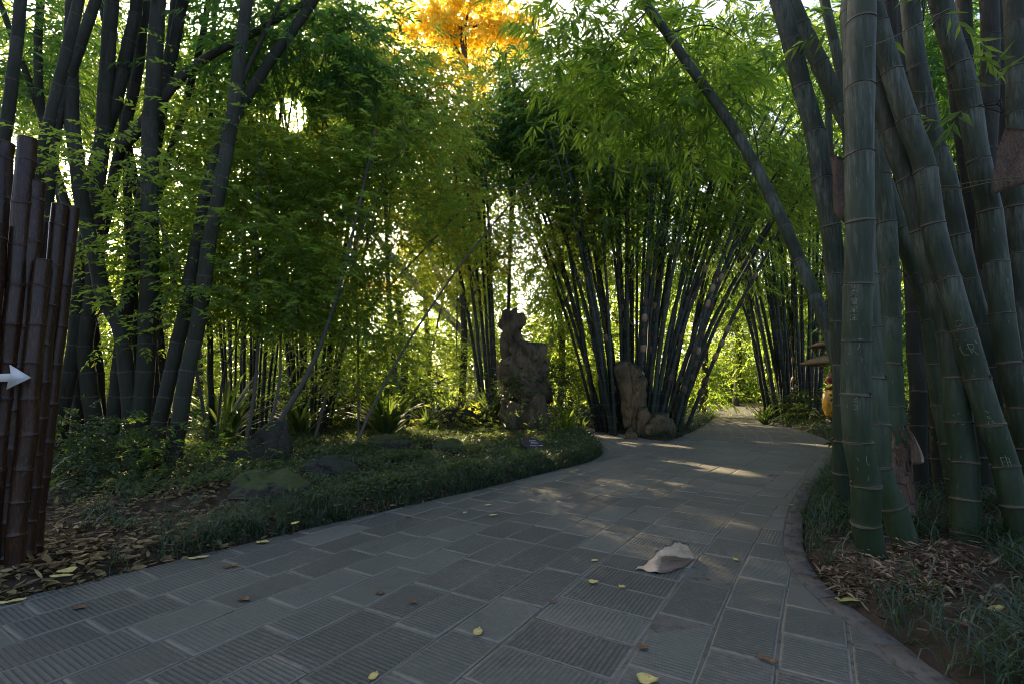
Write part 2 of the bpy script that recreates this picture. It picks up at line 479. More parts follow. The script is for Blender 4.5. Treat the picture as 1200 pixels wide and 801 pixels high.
def resample(poly, n):
    s = np.concatenate([[0], np.cumsum(np.linalg.norm(np.diff(poly, axis=0), axis=1))])
    t = np.linspace(0, s[-1], n)
    return np.stack([np.interp(t, s, poly[:, k]) for k in range(poly.shape[1])], 1)

A = resample(LS, 120); B = resample(RS, 120)
V = np.vstack([np.column_stack([A, np.full(120, -.006)]), np.column_stack([B, np.full(120, -.0035)])])
F = [[i, 120 + i, 121 + i, i + 1] for i in range(119)]
path = tag(obj('path', mesh_np('path', V, F), M['mortar']), kind='structure')
poly = BR_POLY
bm_v = np.column_stack([poly, np.full(len(poly), -.012)])
obj('branch_bed', mesh_np('branch_bed', bm_v, [list(range(len(poly)))]), M['mortar'], path)

def slab_geom(poly2, ztop, tilt, ax):
    """bevelled stone from a convex plan polygon (CCW): sides, bevel, drafted margin, field; returns V, F, UV"""
    poly2 = np.asarray(poly2)
    c = poly2.mean(0)
    n = len(poly2)
    mr = max(np.linalg.norm(poly2 - c, axis=1).mean(), .02)
    in1 = c + (poly2 - c) * (1 - .006 / mr)
    in2 = c + (poly2 - c) * (1 - min(.5, .026 / mr))
    z1 = ztop + (in1 - c) @ tilt; z2 = ztop + (in2 - c) @ tilt
    V = np.vstack([np.column_stack([poly2, np.full(n, -.03)]), np.column_stack([poly2, z1 - .003]), np.column_stack([in1, z1]), np.column_stack([in2, z2])])
    F = []
    for i in range(n):
        j = (i + 1) % n
        for k in range(3):
            F.append([k * n + i, k * n + j, (k + 1) * n + j, (k + 1) * n + i])
    F.append([3 * n + i for i in range(n)])
    r = np.array([[ax[0], ax[1]], [-ax[1], ax[0]]])
    UV = (V[:, :2] - c) @ r.T
    return V, F, UV, c

def clip_half(poly, p, nrm):
    out = []
    for i in range(len(poly)):
        a, b_ = poly[i], poly[(i + 1) % len(poly)]
        da, db = (a - p) @ nrm, (b_ - p) @ nrm
        if da <= 0: out.append(a)
        if (da < 0) != (db < 0) and abs(da - db) > 1e-9:
            out.append(a + (b_ - a) * da / (da - db))
    return out

REF = xy((811, 801), (836, 733), (866, 668), (898, 610), (923, 578), (956, 540), (961, 528), (951, 515), (933, 505), (905, 496), (881, 489.5), (873, 485), (872, 481.5))
REF = np.vstack([REF[0] - np.array([.51, .86]) * 3, REF, REF[-1] + far_d * 5 + np.array([.5, 0]), REF[-1] + far_d * 12 + np.array([-2, 0])])
CS = resample(spline(REF, 10), 240)
for _ in range(30): CS[1:-1] = (CS[:-2] + CS[2:] + 2 * CS[1:-1]) / 4
cum = np.concatenate([[0], np.cumsum(np.linalg.norm(np.diff(CS, axis=0), axis=1))])
tng = norm(np.gradient(CS, axis=0))
nrmR = np.stack([tng[:, 1], -tng[:, 0]], 1)          # to the right of travel
def at_path(s, d):
    p = np.array([np.interp(s, cum, CS[:, 0]), np.interp(s, cum, CS[:, 1])])
    n = norm(np.array([np.interp(s, cum, nrmR[:, 0]), np.interp(s, cum, nrmR[:, 1])]))
    return p + n * d

slabs = []
rr = random.Random(5)
courses = [(-.282 - .002, .282, 0), (-.284 - .555, .555, 1)] + [(.284 * i, .282, 0) for i in range(9)] + [(-.839 - .284 * (i + 1), .282, 0) for i in range(15)]
def segs(E, side):
    mid = (E[:-1] + E[1:]) / 2; t = norm(np.diff(E, axis=0)); n = np.stack([t[:, 1], -t[:, 0]], 1) * side
    return mid, n
RSmid, RSn = segs(RS, 1); LSmid, LSn = segs(LS, -1)
for dd, w, along in courses:
    s = rr.uniform(0, .5)
    while s < cum[-1] - 1.0:
        ln = rr.uniform(.27, .31) if along else rr.uniform(.36, .56)
        g = .0035 + rr.uniform(0, .002)
        quad = np.array([at_path(s + g, dd + g), at_path(s + ln - g, dd + g), at_path(s + ln - g, dd + w - g), at_path(s + g, dd + w - g)])
        quad = quad + np.array([[rr.gauss(0, .0032), rr.gauss(0, .0032)] for _ in range(4)])
        s += ln
        e1, e2 = quad[1] - quad[0], quad[3] - quad[0]
        ax = norm(e1)
        if e1[0] * e2[1] - e1[1] * e2[0] < 0: quad = quad[::-1]
        c = quad.mean(0)
        if c[1] < 1.25: continue
        j = np.argmin(np.linalg.norm(RSmid - c, axis=1))
        pl = clip_half(list(quad), RSmid[j] - RSn[j] * .135 if c[1] < 6.5 else RSmid[j], RSn[j])
        if len(pl) < 3: continue
        if c[1] < 8.2 or c[1] > 13:
            j = np.argmin(np.linalg.norm(LSmid - c, axis=1))
            pl = clip_half(pl, LSmid[j], LSn[j])
        elif not (inside(PATH_POLY, c[None])[0] or inside(BR_POLY, c[None])[0]): continue
        if len(pl) < 3: continue
        pl = np.array(pl)
        a2 = .5 * abs(np.dot(pl[:, 0], np.roll(pl[:, 1], -1)) - np.dot(pl[:, 1], np.roll(pl[:, 0], -1)))
        if a2 < .006: continue
        if c[1] > 8.2 and not inside(PATH_POLY, pl.mean(0)[None])[0]: continue
        pc = proj(np.append(pl.mean(0), 0))
        if not (-140 < pc[0] < 1340 and pc[1] < 1050): continue
        if along or rr.random() < .10: ax = np.array([-ax[1], ax[0]])
        tilt = np.array([rr.gauss(0, .003), rr.gauss(0, .003)])
        v, f, u, cc = slab_geom(pl, rr.uniform(-.0035, .0035), tilt, ax)
        slabs.append((np.linalg.norm(cc), v, f, u, cc))
# slabs of the side branch, laid along it
bl = resample(spline(BR_LO, 5), 60)[::-1]; bh = resample(spline(BR_HI, 5), 60)
far_slabs = []
for r in range(9):
    for i in range(0, 59):
        t0, t1 = (r + .02) / 9, (r + .98) / 9
        pl = np.array([bl[i] * (1 - t0) + bh[i] * t0, bl[i + 1] * (1 - t0) + bh[i + 1] * t0, bl[i + 1] * (1 - t1) + bh[i + 1] * t1, bl[i] * (1 - t1) + bh[i] * t1])
        cc = pl.mean(0)
        if inside(PATH_POLY, cc[None])[0] or np.linalg.norm(pl[0] - pl[1]) < .03: continue
        e1, e2 = pl[1] - pl[0], pl[3] - pl[0]
        if e1[0] * e2[1] - e1[1] * e2[0] < 0: pl = pl[::-1]
        pl = pl.mean(0) + (pl - pl.mean(0)) * .975
        v, f, u, cc = slab_geom(pl, -.008, np.zeros(2), (1, 0))
        far_slabs.append((v, f))
slabs.sort(key=lambda t: t[0])
for i, (dist, v, f, u, cc) in enumerate(slabs):
    if i < 300:
        v = v - np.array([cc[0], cc[1], 0])
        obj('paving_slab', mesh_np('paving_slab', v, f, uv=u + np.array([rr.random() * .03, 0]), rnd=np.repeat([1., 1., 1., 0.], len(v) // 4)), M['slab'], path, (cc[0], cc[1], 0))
    else:
        far_slabs.append((v, f))
V, F = join_parts(far_slabs)
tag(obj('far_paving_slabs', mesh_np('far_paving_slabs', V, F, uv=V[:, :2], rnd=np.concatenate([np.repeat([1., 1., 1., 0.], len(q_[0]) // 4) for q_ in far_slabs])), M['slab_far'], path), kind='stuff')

# kerb along the near right edge
kr = RS[(RS[:, 1] > .9) & (RS[:, 1] < 6.6)]
kl = np.concatenate([[0], np.cumsum(np.linalg.norm(np.diff(kr, axis=0), axis=1))])
kn = norm(np.gradient(kr, axis=0)); kn = np.stack([kn[:, 1], -kn[:, 0]], 1)
def at_kerb(s, d):
    return np.array([np.interp(s, kl, kr[:, 0]) + np.interp(s, kl, kn[:, 0]) * d, np.interp(s, kl, kr[:, 1]) + np.interp(s, kl, kn[:, 1]) * d])
s = 0.0
while s < kl[-1] - .2:
    ln = min(rr.uniform(.34, .5), kl[-1] - s)
    ss = np.linspace(s + .006, s + ln - .006, 4)
    lo = [at_kerb(t, -.130) for t in ss]; hi = [at_kerb(t, .004) for t in ss]
    lo2 = [at_kerb(t, -.123) for t in ss]; hi2 = [at_kerb(t, -.006) for t in ss]
    cc = at_kerb(s + ln / 2, -.07)
    zt = .006 + rr.uniform(-.004, .006)
    V, F = [], []
    for i in range(4):
        V += [(*lo[i], -.05), (*lo[i], zt - .007), (*lo2[i], zt), (*hi2[i], zt), (*hi[i], zt - .007), (*hi[i], -.05)]
    for i in range(3):
        for k in range(5):
            a = i * 6 + k
            F.append([a, a + 6, a + 7, a + 1])
    F += [[0, 1, 2, 3, 4, 5], [23, 22, 21, 20, 19, 18]]
    V = np.array(V) - np.array([cc[0], cc[1], 0])
    obj('kerb_stone', mesh_np('kerb_stone', V, F), M['kerb'], path, (cc[0], cc[1], 0))
    s += ln

# ---------------------------------------------------------------- leaves
GAPS = []          # sunlit spots: the crowns have openings here, along the sun's direction
def gap(px, py, r):
    GAPS.append((G(px, py), r))
for px, py, r in ((800, 544, .11), (815, 546, .17), (830, 547.5, .18), (846, 549.5, .15), (858, 552, .09),
                  (900, 518.5, .10), (918, 519, .15), (938, 520, .16), (957, 521, .15), (972, 522, .09),
                  (780, 521, .09), (795, 522, .09), (700, 509, .12), (712, 511, .1), (738, 518, .06),
                  (830, 480.5, .9), (865, 481, .9), 
                  (640, 508, .25), (590, 490, .3), (560, 500, .3), (530, 497, .25), (480, 505, .2), (540, 520, .15), (470, 470, .4), (610, 512, .25),
                  (735, 480, .25), (690, 520, .15), (655, 515, .2), (580, 480, .3)):
    gap(px, py, r)
SD = np.array(SUN_DIR)
for px, py, Y, r in ((575, 474, 11.9, .50), (450, 474, 10.4, .42), (498, 500, 11.2, .40), (555, 508, 10.4, .35), (640, 500, 11.2, .40), (688, 514, 9.8, .30), (400, 508, 9.6, .35), (610, 495, 11.6, .35), (665, 470, 12.2, .3), (530, 515, 9.6, .25)):
    GAPS.append((P(px, py, Y), r))

def in_gap(pts, extra=.05, n=14):
    for o, r in GAPS[:n]:
        q = pts - o
        t = q @ SD
        if (np.linalg.norm(q - t[:, None] * SD, axis=1)[t > .3] < r + extra).any(): return True
    return False

def leaf_filter(Pp, mg=.05):
    keep = np.ones(len(Pp), bool)
    for o, r in GAPS:
        q = Pp - o
        t = q @ SD
        dist = np.linalg.norm(q - t[:, None] * SD, axis=1)
        keep &= ~((dist < r + mg) & (t > .45))
    q = Pp - np.array((0, 0, CAM_H))        # the opening through which the sun is seen
    t = q @ SD
    dist = np.linalg.norm(q - t[:, None] * SD, axis=1)
    keep &= ~((dist < .028 * t) & (t > 0) & (RNG.random(len(Pp)) < .82))
    return keep

def leaf_mesh(name, Pp, D, N, L, W, fold=.25, tone=None, oval=False):
    k = leaf_filter(Pp + norm(D) * (L * .5)[:, None], .03 + L * .45)
    Pp, D, N, L, W = Pp[k], D[k], N[k], L[k], W[k]
    n = len(Pp)
    D = norm(D)
    S = norm(np.cross(D, N)); N = np.cross(S, D)
    L = L[:, None]; W = W[:, None]
    if oval:
        W = W * RNG.uniform(.6, 1.3, (n, 1)); cu_ = RNG.uniform(-.15, .5, (n, 1)) * L
        rows = [Pp + N * cu_ * .25]
        for fr, wk, cv in ((.3, .5, .02), (.68, .42, .0)):
            m_ = Pp + D * L * fr + N * (cu_ * cv + W * fold * .6)
            rows += [m_ - S * W * wk - N * W * fold * .0, m_ + S * W * wk]
        rows.append(Pp + D * L + N * cu_ * .35)
        mm = Pp + D * L * .48
        V = np.stack([rows[0], rows[1], rows[3], rows[5], rows[4], rows[2], mm], 1).reshape(-1, 3)
        i = np.arange(n)[:, None] * 7
        F = np.vstack([np.hstack([i + 6, i + a, i + (a + 1) % 6]) for a in range(6)])
        return mesh_np(name, V, F, rnd=np.repeat(np.clip(RNG.beta(1.2, 1.8, n), 0, 1), 7))
    b0 = Pp
    mid = Pp + D * L * .38 + N * W * fold
    l = mid - S * W * .5; r = mid + S * W * .5
    tip = Pp + D * L - N * L * .12
    V = np.stack([b0, l, tip, r], 1).reshape(-1, 3)
    i = np.arange(n)[:, None] * 4
    F = np.vstack([np.hstack([i, i + 2, i + 1]), np.hstack([i, i + 3, i + 2])])
    rn = RNG.random(n) if tone is None else np.clip(tone[k] + RNG.normal(0, .22, n), 0, 1)
    return mesh_np(name, V, F, rnd=np.repeat(rn, 4))

def sprays(A, OUT, nl, tl, L, W, droop=.5, ang=.75, jit=.25):
    """A anchors (m,3), OUT twig directions (m,3) -> leaf arrays"""
    m = len(A)
    T = norm(OUT + RNG.normal(0, jit, (m, 3)))
    up = np.array([0, 0, 1.0])
    S = norm(np.cross(T, up + RNG.normal(0, .15, (m, 3))))
    U = np.cross(S, T)
    f = (np.arange(nl) + .5) / nl
    sgn = np.where(np.arange(nl) % 2 == 0, 1, -1)
    tl_ = tl * RNG.uniform(.6, 1.3, (m, 1, 1))
    base = A[:, None, :] + T[:, None, :] * tl_ * f[None, :, None] - up * (tl_ * .35 * (f ** 2)[None, :, None])
    aa = ang * (1.15 - .7 * f)[None, :] * RNG.uniform(.7, 1.3, (m, nl))
    D = T[:, None, :] * np.cos(aa)[..., None] + S[:, None, :] * (np.sin(aa) * sgn)[..., None]
    D = D - up * droop * RNG.uniform(.3, 1.4, (m, nl, 1)) + RNG.normal(0, .18, (m, nl, 3))
    N = U[:, None, :] + RNG.normal(0, .45, (m, nl, 3))
    Ls = L * RNG.uniform(.6, 1.25, (m, nl)); Ws = W * RNG.uniform(.75, 1.25, (m, nl))
    tone = np.repeat(RNG.normal(.5, .16, m), nl)
    return base.reshape(-1, 3), D.reshape(-1, 3), N.reshape(-1, 3), Ls.ravel(), Ws.ravel(), tone

DENS = 1.5
KINDS = {   # leaves per spray, twig length, leaf length, leaf width, droop, angle
    'bamboo': (9, .40, .20, .038, .55, .8),
    'fan': (9, .26, .25, .043, .6, .95),
    'fine': (12, .34, .085, .034, .25, 1.1),
    'broad': (8, .40, .14, .075, .35, 1.0),
    'shrub': (8, .16, .065, .030, .1, 1.0),
    'gold': (9, .55, .20, .17, .4, 1.2),
}

TWIGS = []
def blob_pts(blob, kind, scale=1.0, flat=1.0):
    """a blob given as (px, py, Y, rx_px, ry_px, rY_m, density) -> anchors, outward directions"""
    px, py, Y, rx, ry, rY, den = blob
    c = P(px, py, Y)
    ax = np.array([rx * Y / FPX, rY, ry * Y / FPX])
    area = math.pi * ax[0] * ax[2]
    n = max(6, int(area * den * DENS / scale ** 2))
    ncl = max(4, n // 14)
    u = norm(RNG.normal(0, 1, (ncl, 3))) * (RNG.random((ncl, 1)) ** (1 / 2.4))
    cl = u * ax
    TWIGS.append((c, c + cl))
    i = RNG.integers(0, ncl, n)
    sig = .30 * scale
    off = RNG.normal(0, 1, (n, 3)) * np.array([sig * 1.25, sig * 1.25, sig * .55 * flat])
    a = cl[i] + off
    out = norm(a / ax + RNG.normal(0, .5, (n, 3)) + np.array([0, 0, -.15]))
    return c + a, out

def crown(name, parent, blobs, kind, mat, scale=1.0, flat=1.0, zmin=None):
    nl, tl, L, W, dr, an = KINDS[kind]
    AA, OO = [], []
    TWIGS.clear()
    for bq in blobs:
        a, o = blob_pts(bq, kind, scale, flat)
        AA.append(a); OO.append(o)
    A_, O_ = np.vstack(AA), np.vstack(OO)
    if zmin is not None:
        k = (A_[:, 2] > zmin) & (path_dist(A_[:, :2]) > .3); A_, O_ = A_[k], O_[k]
    if flat < 1: O_[:, 2] *= .3
    me = leaf_mesh(name, *sprays(A_, O_, nl, tl * scale, L * scale, W * scale, dr, an)[:5])
    if parent is None: return obj(name, me, M[mat])
    o = obj(name, me, M[mat], parent)
    o.matrix_parent_inverse = Matrix.Translation(-parent.location)
    if zmin is None:                                  # fine twigs that carry the sprays
        VV, FF, n0 = [], [], 0
        for c, ends in TWIGS:
            k = len(ends)
            st = c + (ends - c) * RNG.uniform(.0, .45, (k, 1)) + np.array([0, 0, -.15]) * RNG.uniform(0, 1, (k, 1))
            md = (st + ends) / 2 + RNG.normal(0, .06, (k, 3)) + np.array([0, 0, .05])
            r_ = .0065 * scale
            tri3 = np.array([(1, 0, 0), (-.5, .86, 0), (-.5, -.86, .3)])
            V = np.stack([q_[:, None, :] + tri3[None] * r_ * w_ for q_, w_ in ((st, 1.3), (md, 1.0), (ends, .4))], 1)
            VV.append(V.reshape(-1, 3))
            i = np.arange(k)[:, None] * 9 + n0; n0 += 9 * k
            for a in (0, 3):
                for j in range(3):
                    q_ = (j + 1) % 3
                    FF.append(np.hstack([i + a + j, i + a + q_, i + a + 3 + q_, i + a + 3 + j]))
        t_ = obj('twigs', mesh_np('twigs', np.vstack(VV), np.vstack(FF)), M['culm_dark'], parent)
        t_.matrix_parent_inverse = Matrix.Translation(-parent.location)
        t_['kind'] = 'stuff'
    return o

# ---------------------------------------------------------------- tubes, culms
def frames(pts):
    T = norm(np.gradient(pts, axis=0))
    ref = np.array([0, 1.0, 0])
    U = norm(ref - T * (T @ ref)[:, None])
    Vv = np.cross(T, U)
    return T, U, Vv

def tube(pts, rad, seg=8, cap=True):
    pts = np.asarray(pts, float); rad = np.broadcast_to(np.asarray(rad, float), (len(pts),))
    T, U, Vv = frames(pts)
    th = np.linspace(0, 2 * math.pi, seg, endpoint=False)
    V = pts[:, None, :] + rad[:, None, None] * (U[:, None, :] * np.cos(th)[None, :, None] + Vv[:, None, :] * np.sin(th)[None, :, None])
    n = len(pts)
    F = []
    for i in range(n - 1):
        for j in range(seg):
            k = (j + 1) % seg
            F.append([i * seg + j, i * seg + k, (i + 1) * seg + k, (i + 1) * seg + j])
    if cap:
        F.append(list(range(seg))[::-1]); F.append([(n - 1) * seg + j for j in range(seg)])
    return V.reshape(-1, 3), F

def line3(pix, Y0, Y1, to_ground=True, extend=0.0):
    """pixel polyline seen from the camera, running from depth Y0 (foot) to Y1 (top) -> world points"""
    pix = np.array(pix, float)
    s = np.concatenate([[0], np.cumsum(np.linalg.norm(np.diff(pix, axis=0), axis=1))])
    s /= s[-1]
    pts = np.array([P(a, b_, Y0 + (Y1 - Y0) * t) for (a, b_), t in zip(pix, s)])
    if to_ground:
        if pts[0, 2] > -.02:
            d = norm(pts[0] - pts[1])
            d = norm(np.array([d[0] * .6, d[1] * .6, min(d[2], -.5)]))
            t = (pts[0, 2] + .08) / -d[2]
            if t > .02: pts = np.vstack([pts[0] + d * t, pts])
    if extend > 0:
        d = norm(pts[-1] - pts[-2])
        pts = np.vstack([pts, pts[-1] + d * extend])
    return pts

ICO_S = (np.array([(0, 0, 1), (1, 0, 0), (.3, .95, 0), (-.8, .6, 0), (-.8, -.6, 0), (.3, -.95, 0), (0, 0, -1)], float), [[0, i, i % 5 + 1] for i in range(1, 6)] + [[6, i % 5 + 1, i] for i in range(1, 6)])

class Culm:
    def __init__(self, pts, r0, r1, first=.2, grow=1.12, mx=.48, seg=16, fine=True):
        c = spline(pts, 10)
        s = np.concatenate([[0], np.cumsum(np.linalg.norm(np.diff(c, axis=0), axis=1))])
        total = s[-1]
        nodes = [0.0]; l = first
        while nodes[-1] + l < total:
            nodes.append(nodes[-1] + l); l = min(l * grow, mx)
        nodes.append(total)
        fr = [0, .012, .035, .10, .35, .65, .90, .965, .988] if fine else [0, .03, .5, .97]
        mul = {0: 1.035, .012: 1.02, .035: .99, .10: .975, .35: .975, .65: .98, .90: .99, .965: 1.005, .988: 1.03, .03: 1.0, .5: .97, .97: 1.0}
        st, mm, vv = [], [], []
        for i in range(len(nodes) - 1):
            for f in fr:
                st.append(nodes[i] + (nodes[i + 1] - nodes[i]) * f); mm.append(mul[f]); vv.append(i + f)
        st.append(total); mm.append(1.0); vv.append(len(nodes) - 1)
        st = np.array(st)
        self.c = np.stack([np.interp(st, s, c[:, k]) for k in range(3)], 1)
        kk = np.random.default_rng(int(abs(pts[0][0] * 977 + pts[0][1] * 131)) % 99991)
        off = kk.normal(0, .085 * r0, (len(nodes), 2)) * (np.arange(len(nodes)) > 0)[:, None]
        self.c[:, 0] += np.interp(st, nodes, off[:, 0]); self.c[:, 1] += np.interp(st, nodes, off[:, 1])
        self.base_r = r0 + (r1 - r0) * st / total
        base_flare = 1 + .0 * np.exp(-st / .15)
        self.r = self.base_r * np.array(mm) * base_flare
        self.T, self.U, self.V = frames(self.c)
        self.node_pos = [np.array([np.interp(x, s, c[:, k]) for k in range(3)]) for x in nodes[1:-1]]
        self.node_i = [int(np.argmin(abs(st - x))) for x in nodes[1:-1]]
        n = len(st)
        th = np.linspace(0, 2 * math.pi, seg + 1)
        Vt = self.c[:, None, :] + self.r[:, None, None] * (self.U[:, None, :] * np.cos(th)[None, :, None] + self.V[:, None, :] * np.sin(th)[None, :, None])
        self.vert = Vt.reshape(-1, 3)
        uv = np.stack(np.broadcast_arrays(np.linspace(0, 1, seg + 1)[None, :], np.array(vv)[:, None]), -1)
        self.uv = uv.reshape(-1, 2)
        ii = np.arange(n * (seg + 1)).reshape(n, seg + 1)
        F = np.stack([ii[:-1, :-1].ravel(), ii[:-1, 1:].ravel(), ii[1:, 1:].ravel(), ii[1:, :-1].ravel()], 1)
        self.F = F
        self.base = self.c[0].copy()
    def mesh(self, name):
        return mesh_np(name, self.vert - self.base, self.F, True, uv=self.uv)
    def ring(self, k, seg=20):
        i = self.node_i[k]
        T, U, Vv, r, c = self.T[i], self.U[i], self.V[i], self.r[i], self.c[i]
        th = np.linspace(0, 2 * math.pi, seg, endpoint=False)
        wob_ = .006 * np.sin(th + k * 2.1) + .004 * np.sin(2 * th + k)
        rows = []
        for dz, dr in ((-.0042, -.002), (-.002, .0022), (.002, .0022), (.0042, -.002)):
            rows.append(c + (T * dz)[None, :] + T[None, :] * wob_[:, None] + (r + dr) * (U[None, :] * np.cos(th)[:, None] + Vv[None, :] * np.sin(th)[:, None]))
        V = np.vstack(rows); F = []
        for a in range(3):
            for j in range(seg):
                q = (j + 1) % seg
                F.append([a * seg + j, a * seg + q, (a + 1) * seg + q, (a + 1) * seg + j])
        if k % 2 == 0 and r > .06:          # the bud above the scar
            a0 = -math.pi / 2 + (1.25 if k % 4 == 0 else -1.3) + .2 * math.sin(k)
            cdir = norm(np.array((0, 0, CAM_H)) - c); side = np.cross(T, cdir); side = side * np.sign(side[0] or 1)
            bc = c + (cdir * math.cos(a0 + math.pi / 2) + side * math.sin(a0 + math.pi / 2)) * r + T * .012
            U_, F_ = ICO_S
            n0 = len(V)
            V = np.vstack([V, bc + U_ * np.array([.013, .013, .016])])
            F += [[q + n0 for q in f_] for f_ in F_]
        return V - c, F, c
    def surf(self, i, lat, up, lift=.0015):
        """point on the camera-facing side of station i: lateral metres, metres along the culm"""
        s = self.c[i] + self.T[i] * up
        cdir = np.array((0, 0, CAM_H)) - s
        cdir = norm(cdir - self.T[i] * (cdir @ self.T[i]))
        side = np.cross(self.T[i], cdir)
        if side[0] < 0: side = -side
        a = np.clip(lat / self.base_r[i], -1.3, 1.3)
        return s + (self.base_r[i] * .985 + lift) * (cdir * math.cos(a) + side * math.sin(a))
    def at_y(self, py):
        return int(np.argmin(abs(proj(self.c)[1] - py)))

def ring_parts(cu, root, every=1, lim=900, mat='ring', seg=20, hi=None):
    for k in range(len(cu.node_i)):
        c = cu.c[cu.node_i[k]]
        q = proj(c)
        if c[1] < .5 or not (-40 < q[0] < 1240 and -30 < q[1] < lim): continue
        v, f, cc = cu.ring(k, seg)
        obj('node_ring', mesh_np('node_ring', v, f, True), hi if hi and (c[2] > 1.75 or (k * 7 + len(cu.c)) % 5 == 0) else M[mat], root, tuple(cc - cu.base))

def ribbon_strokes(cu, i, strokes, w=.0055):
    """strokes: polylines of (lateral, along) metres around station i"""
    parts = []
    for st in strokes:
        st = np.array(st, float)
        d = norm(np.gradient(st, axis=0))
        nn = np.stack([-d[:, 1], d[:, 0]], 1) * w * .5
        V = [cu.surf(i, *(p + q)) for p, q in zip(st, nn)] + [cu.surf(i, *(p - q)) for p, q in zip(st, nn)]
        k = len(st)
        parts.append((np.array(V), [[a, a + 1, k + a + 1, k + a] for a in range(k - 1)]))
    return join_parts(parts)

def glyph_mesh(ch, size):
    cd = bpy.data.curves.new('glyph', 'FONT')
    cd.body = ch; cd.size = size; cd.align_x = 'CENTER'; cd.align_y = 'CENTER'; cd.resolution_u = 2
    o = bpy.data.objects.new('glyph', cd)
    COL.objects.link(o)
    dg = bpy.context.evaluated_depsgraph_get()
    me = bpy.data.meshes.new_from_object(o.evaluated_get(dg))
    V = np.array([v.co[:] for v in me.vertices]).reshape(-1, 3); F = [list(p.vertices) for p in me.polygons]
    bpy.data.objects.remove(o); bpy.data.curves.remove(cd); bpy.data.meshes.remove(me)
    return V, F

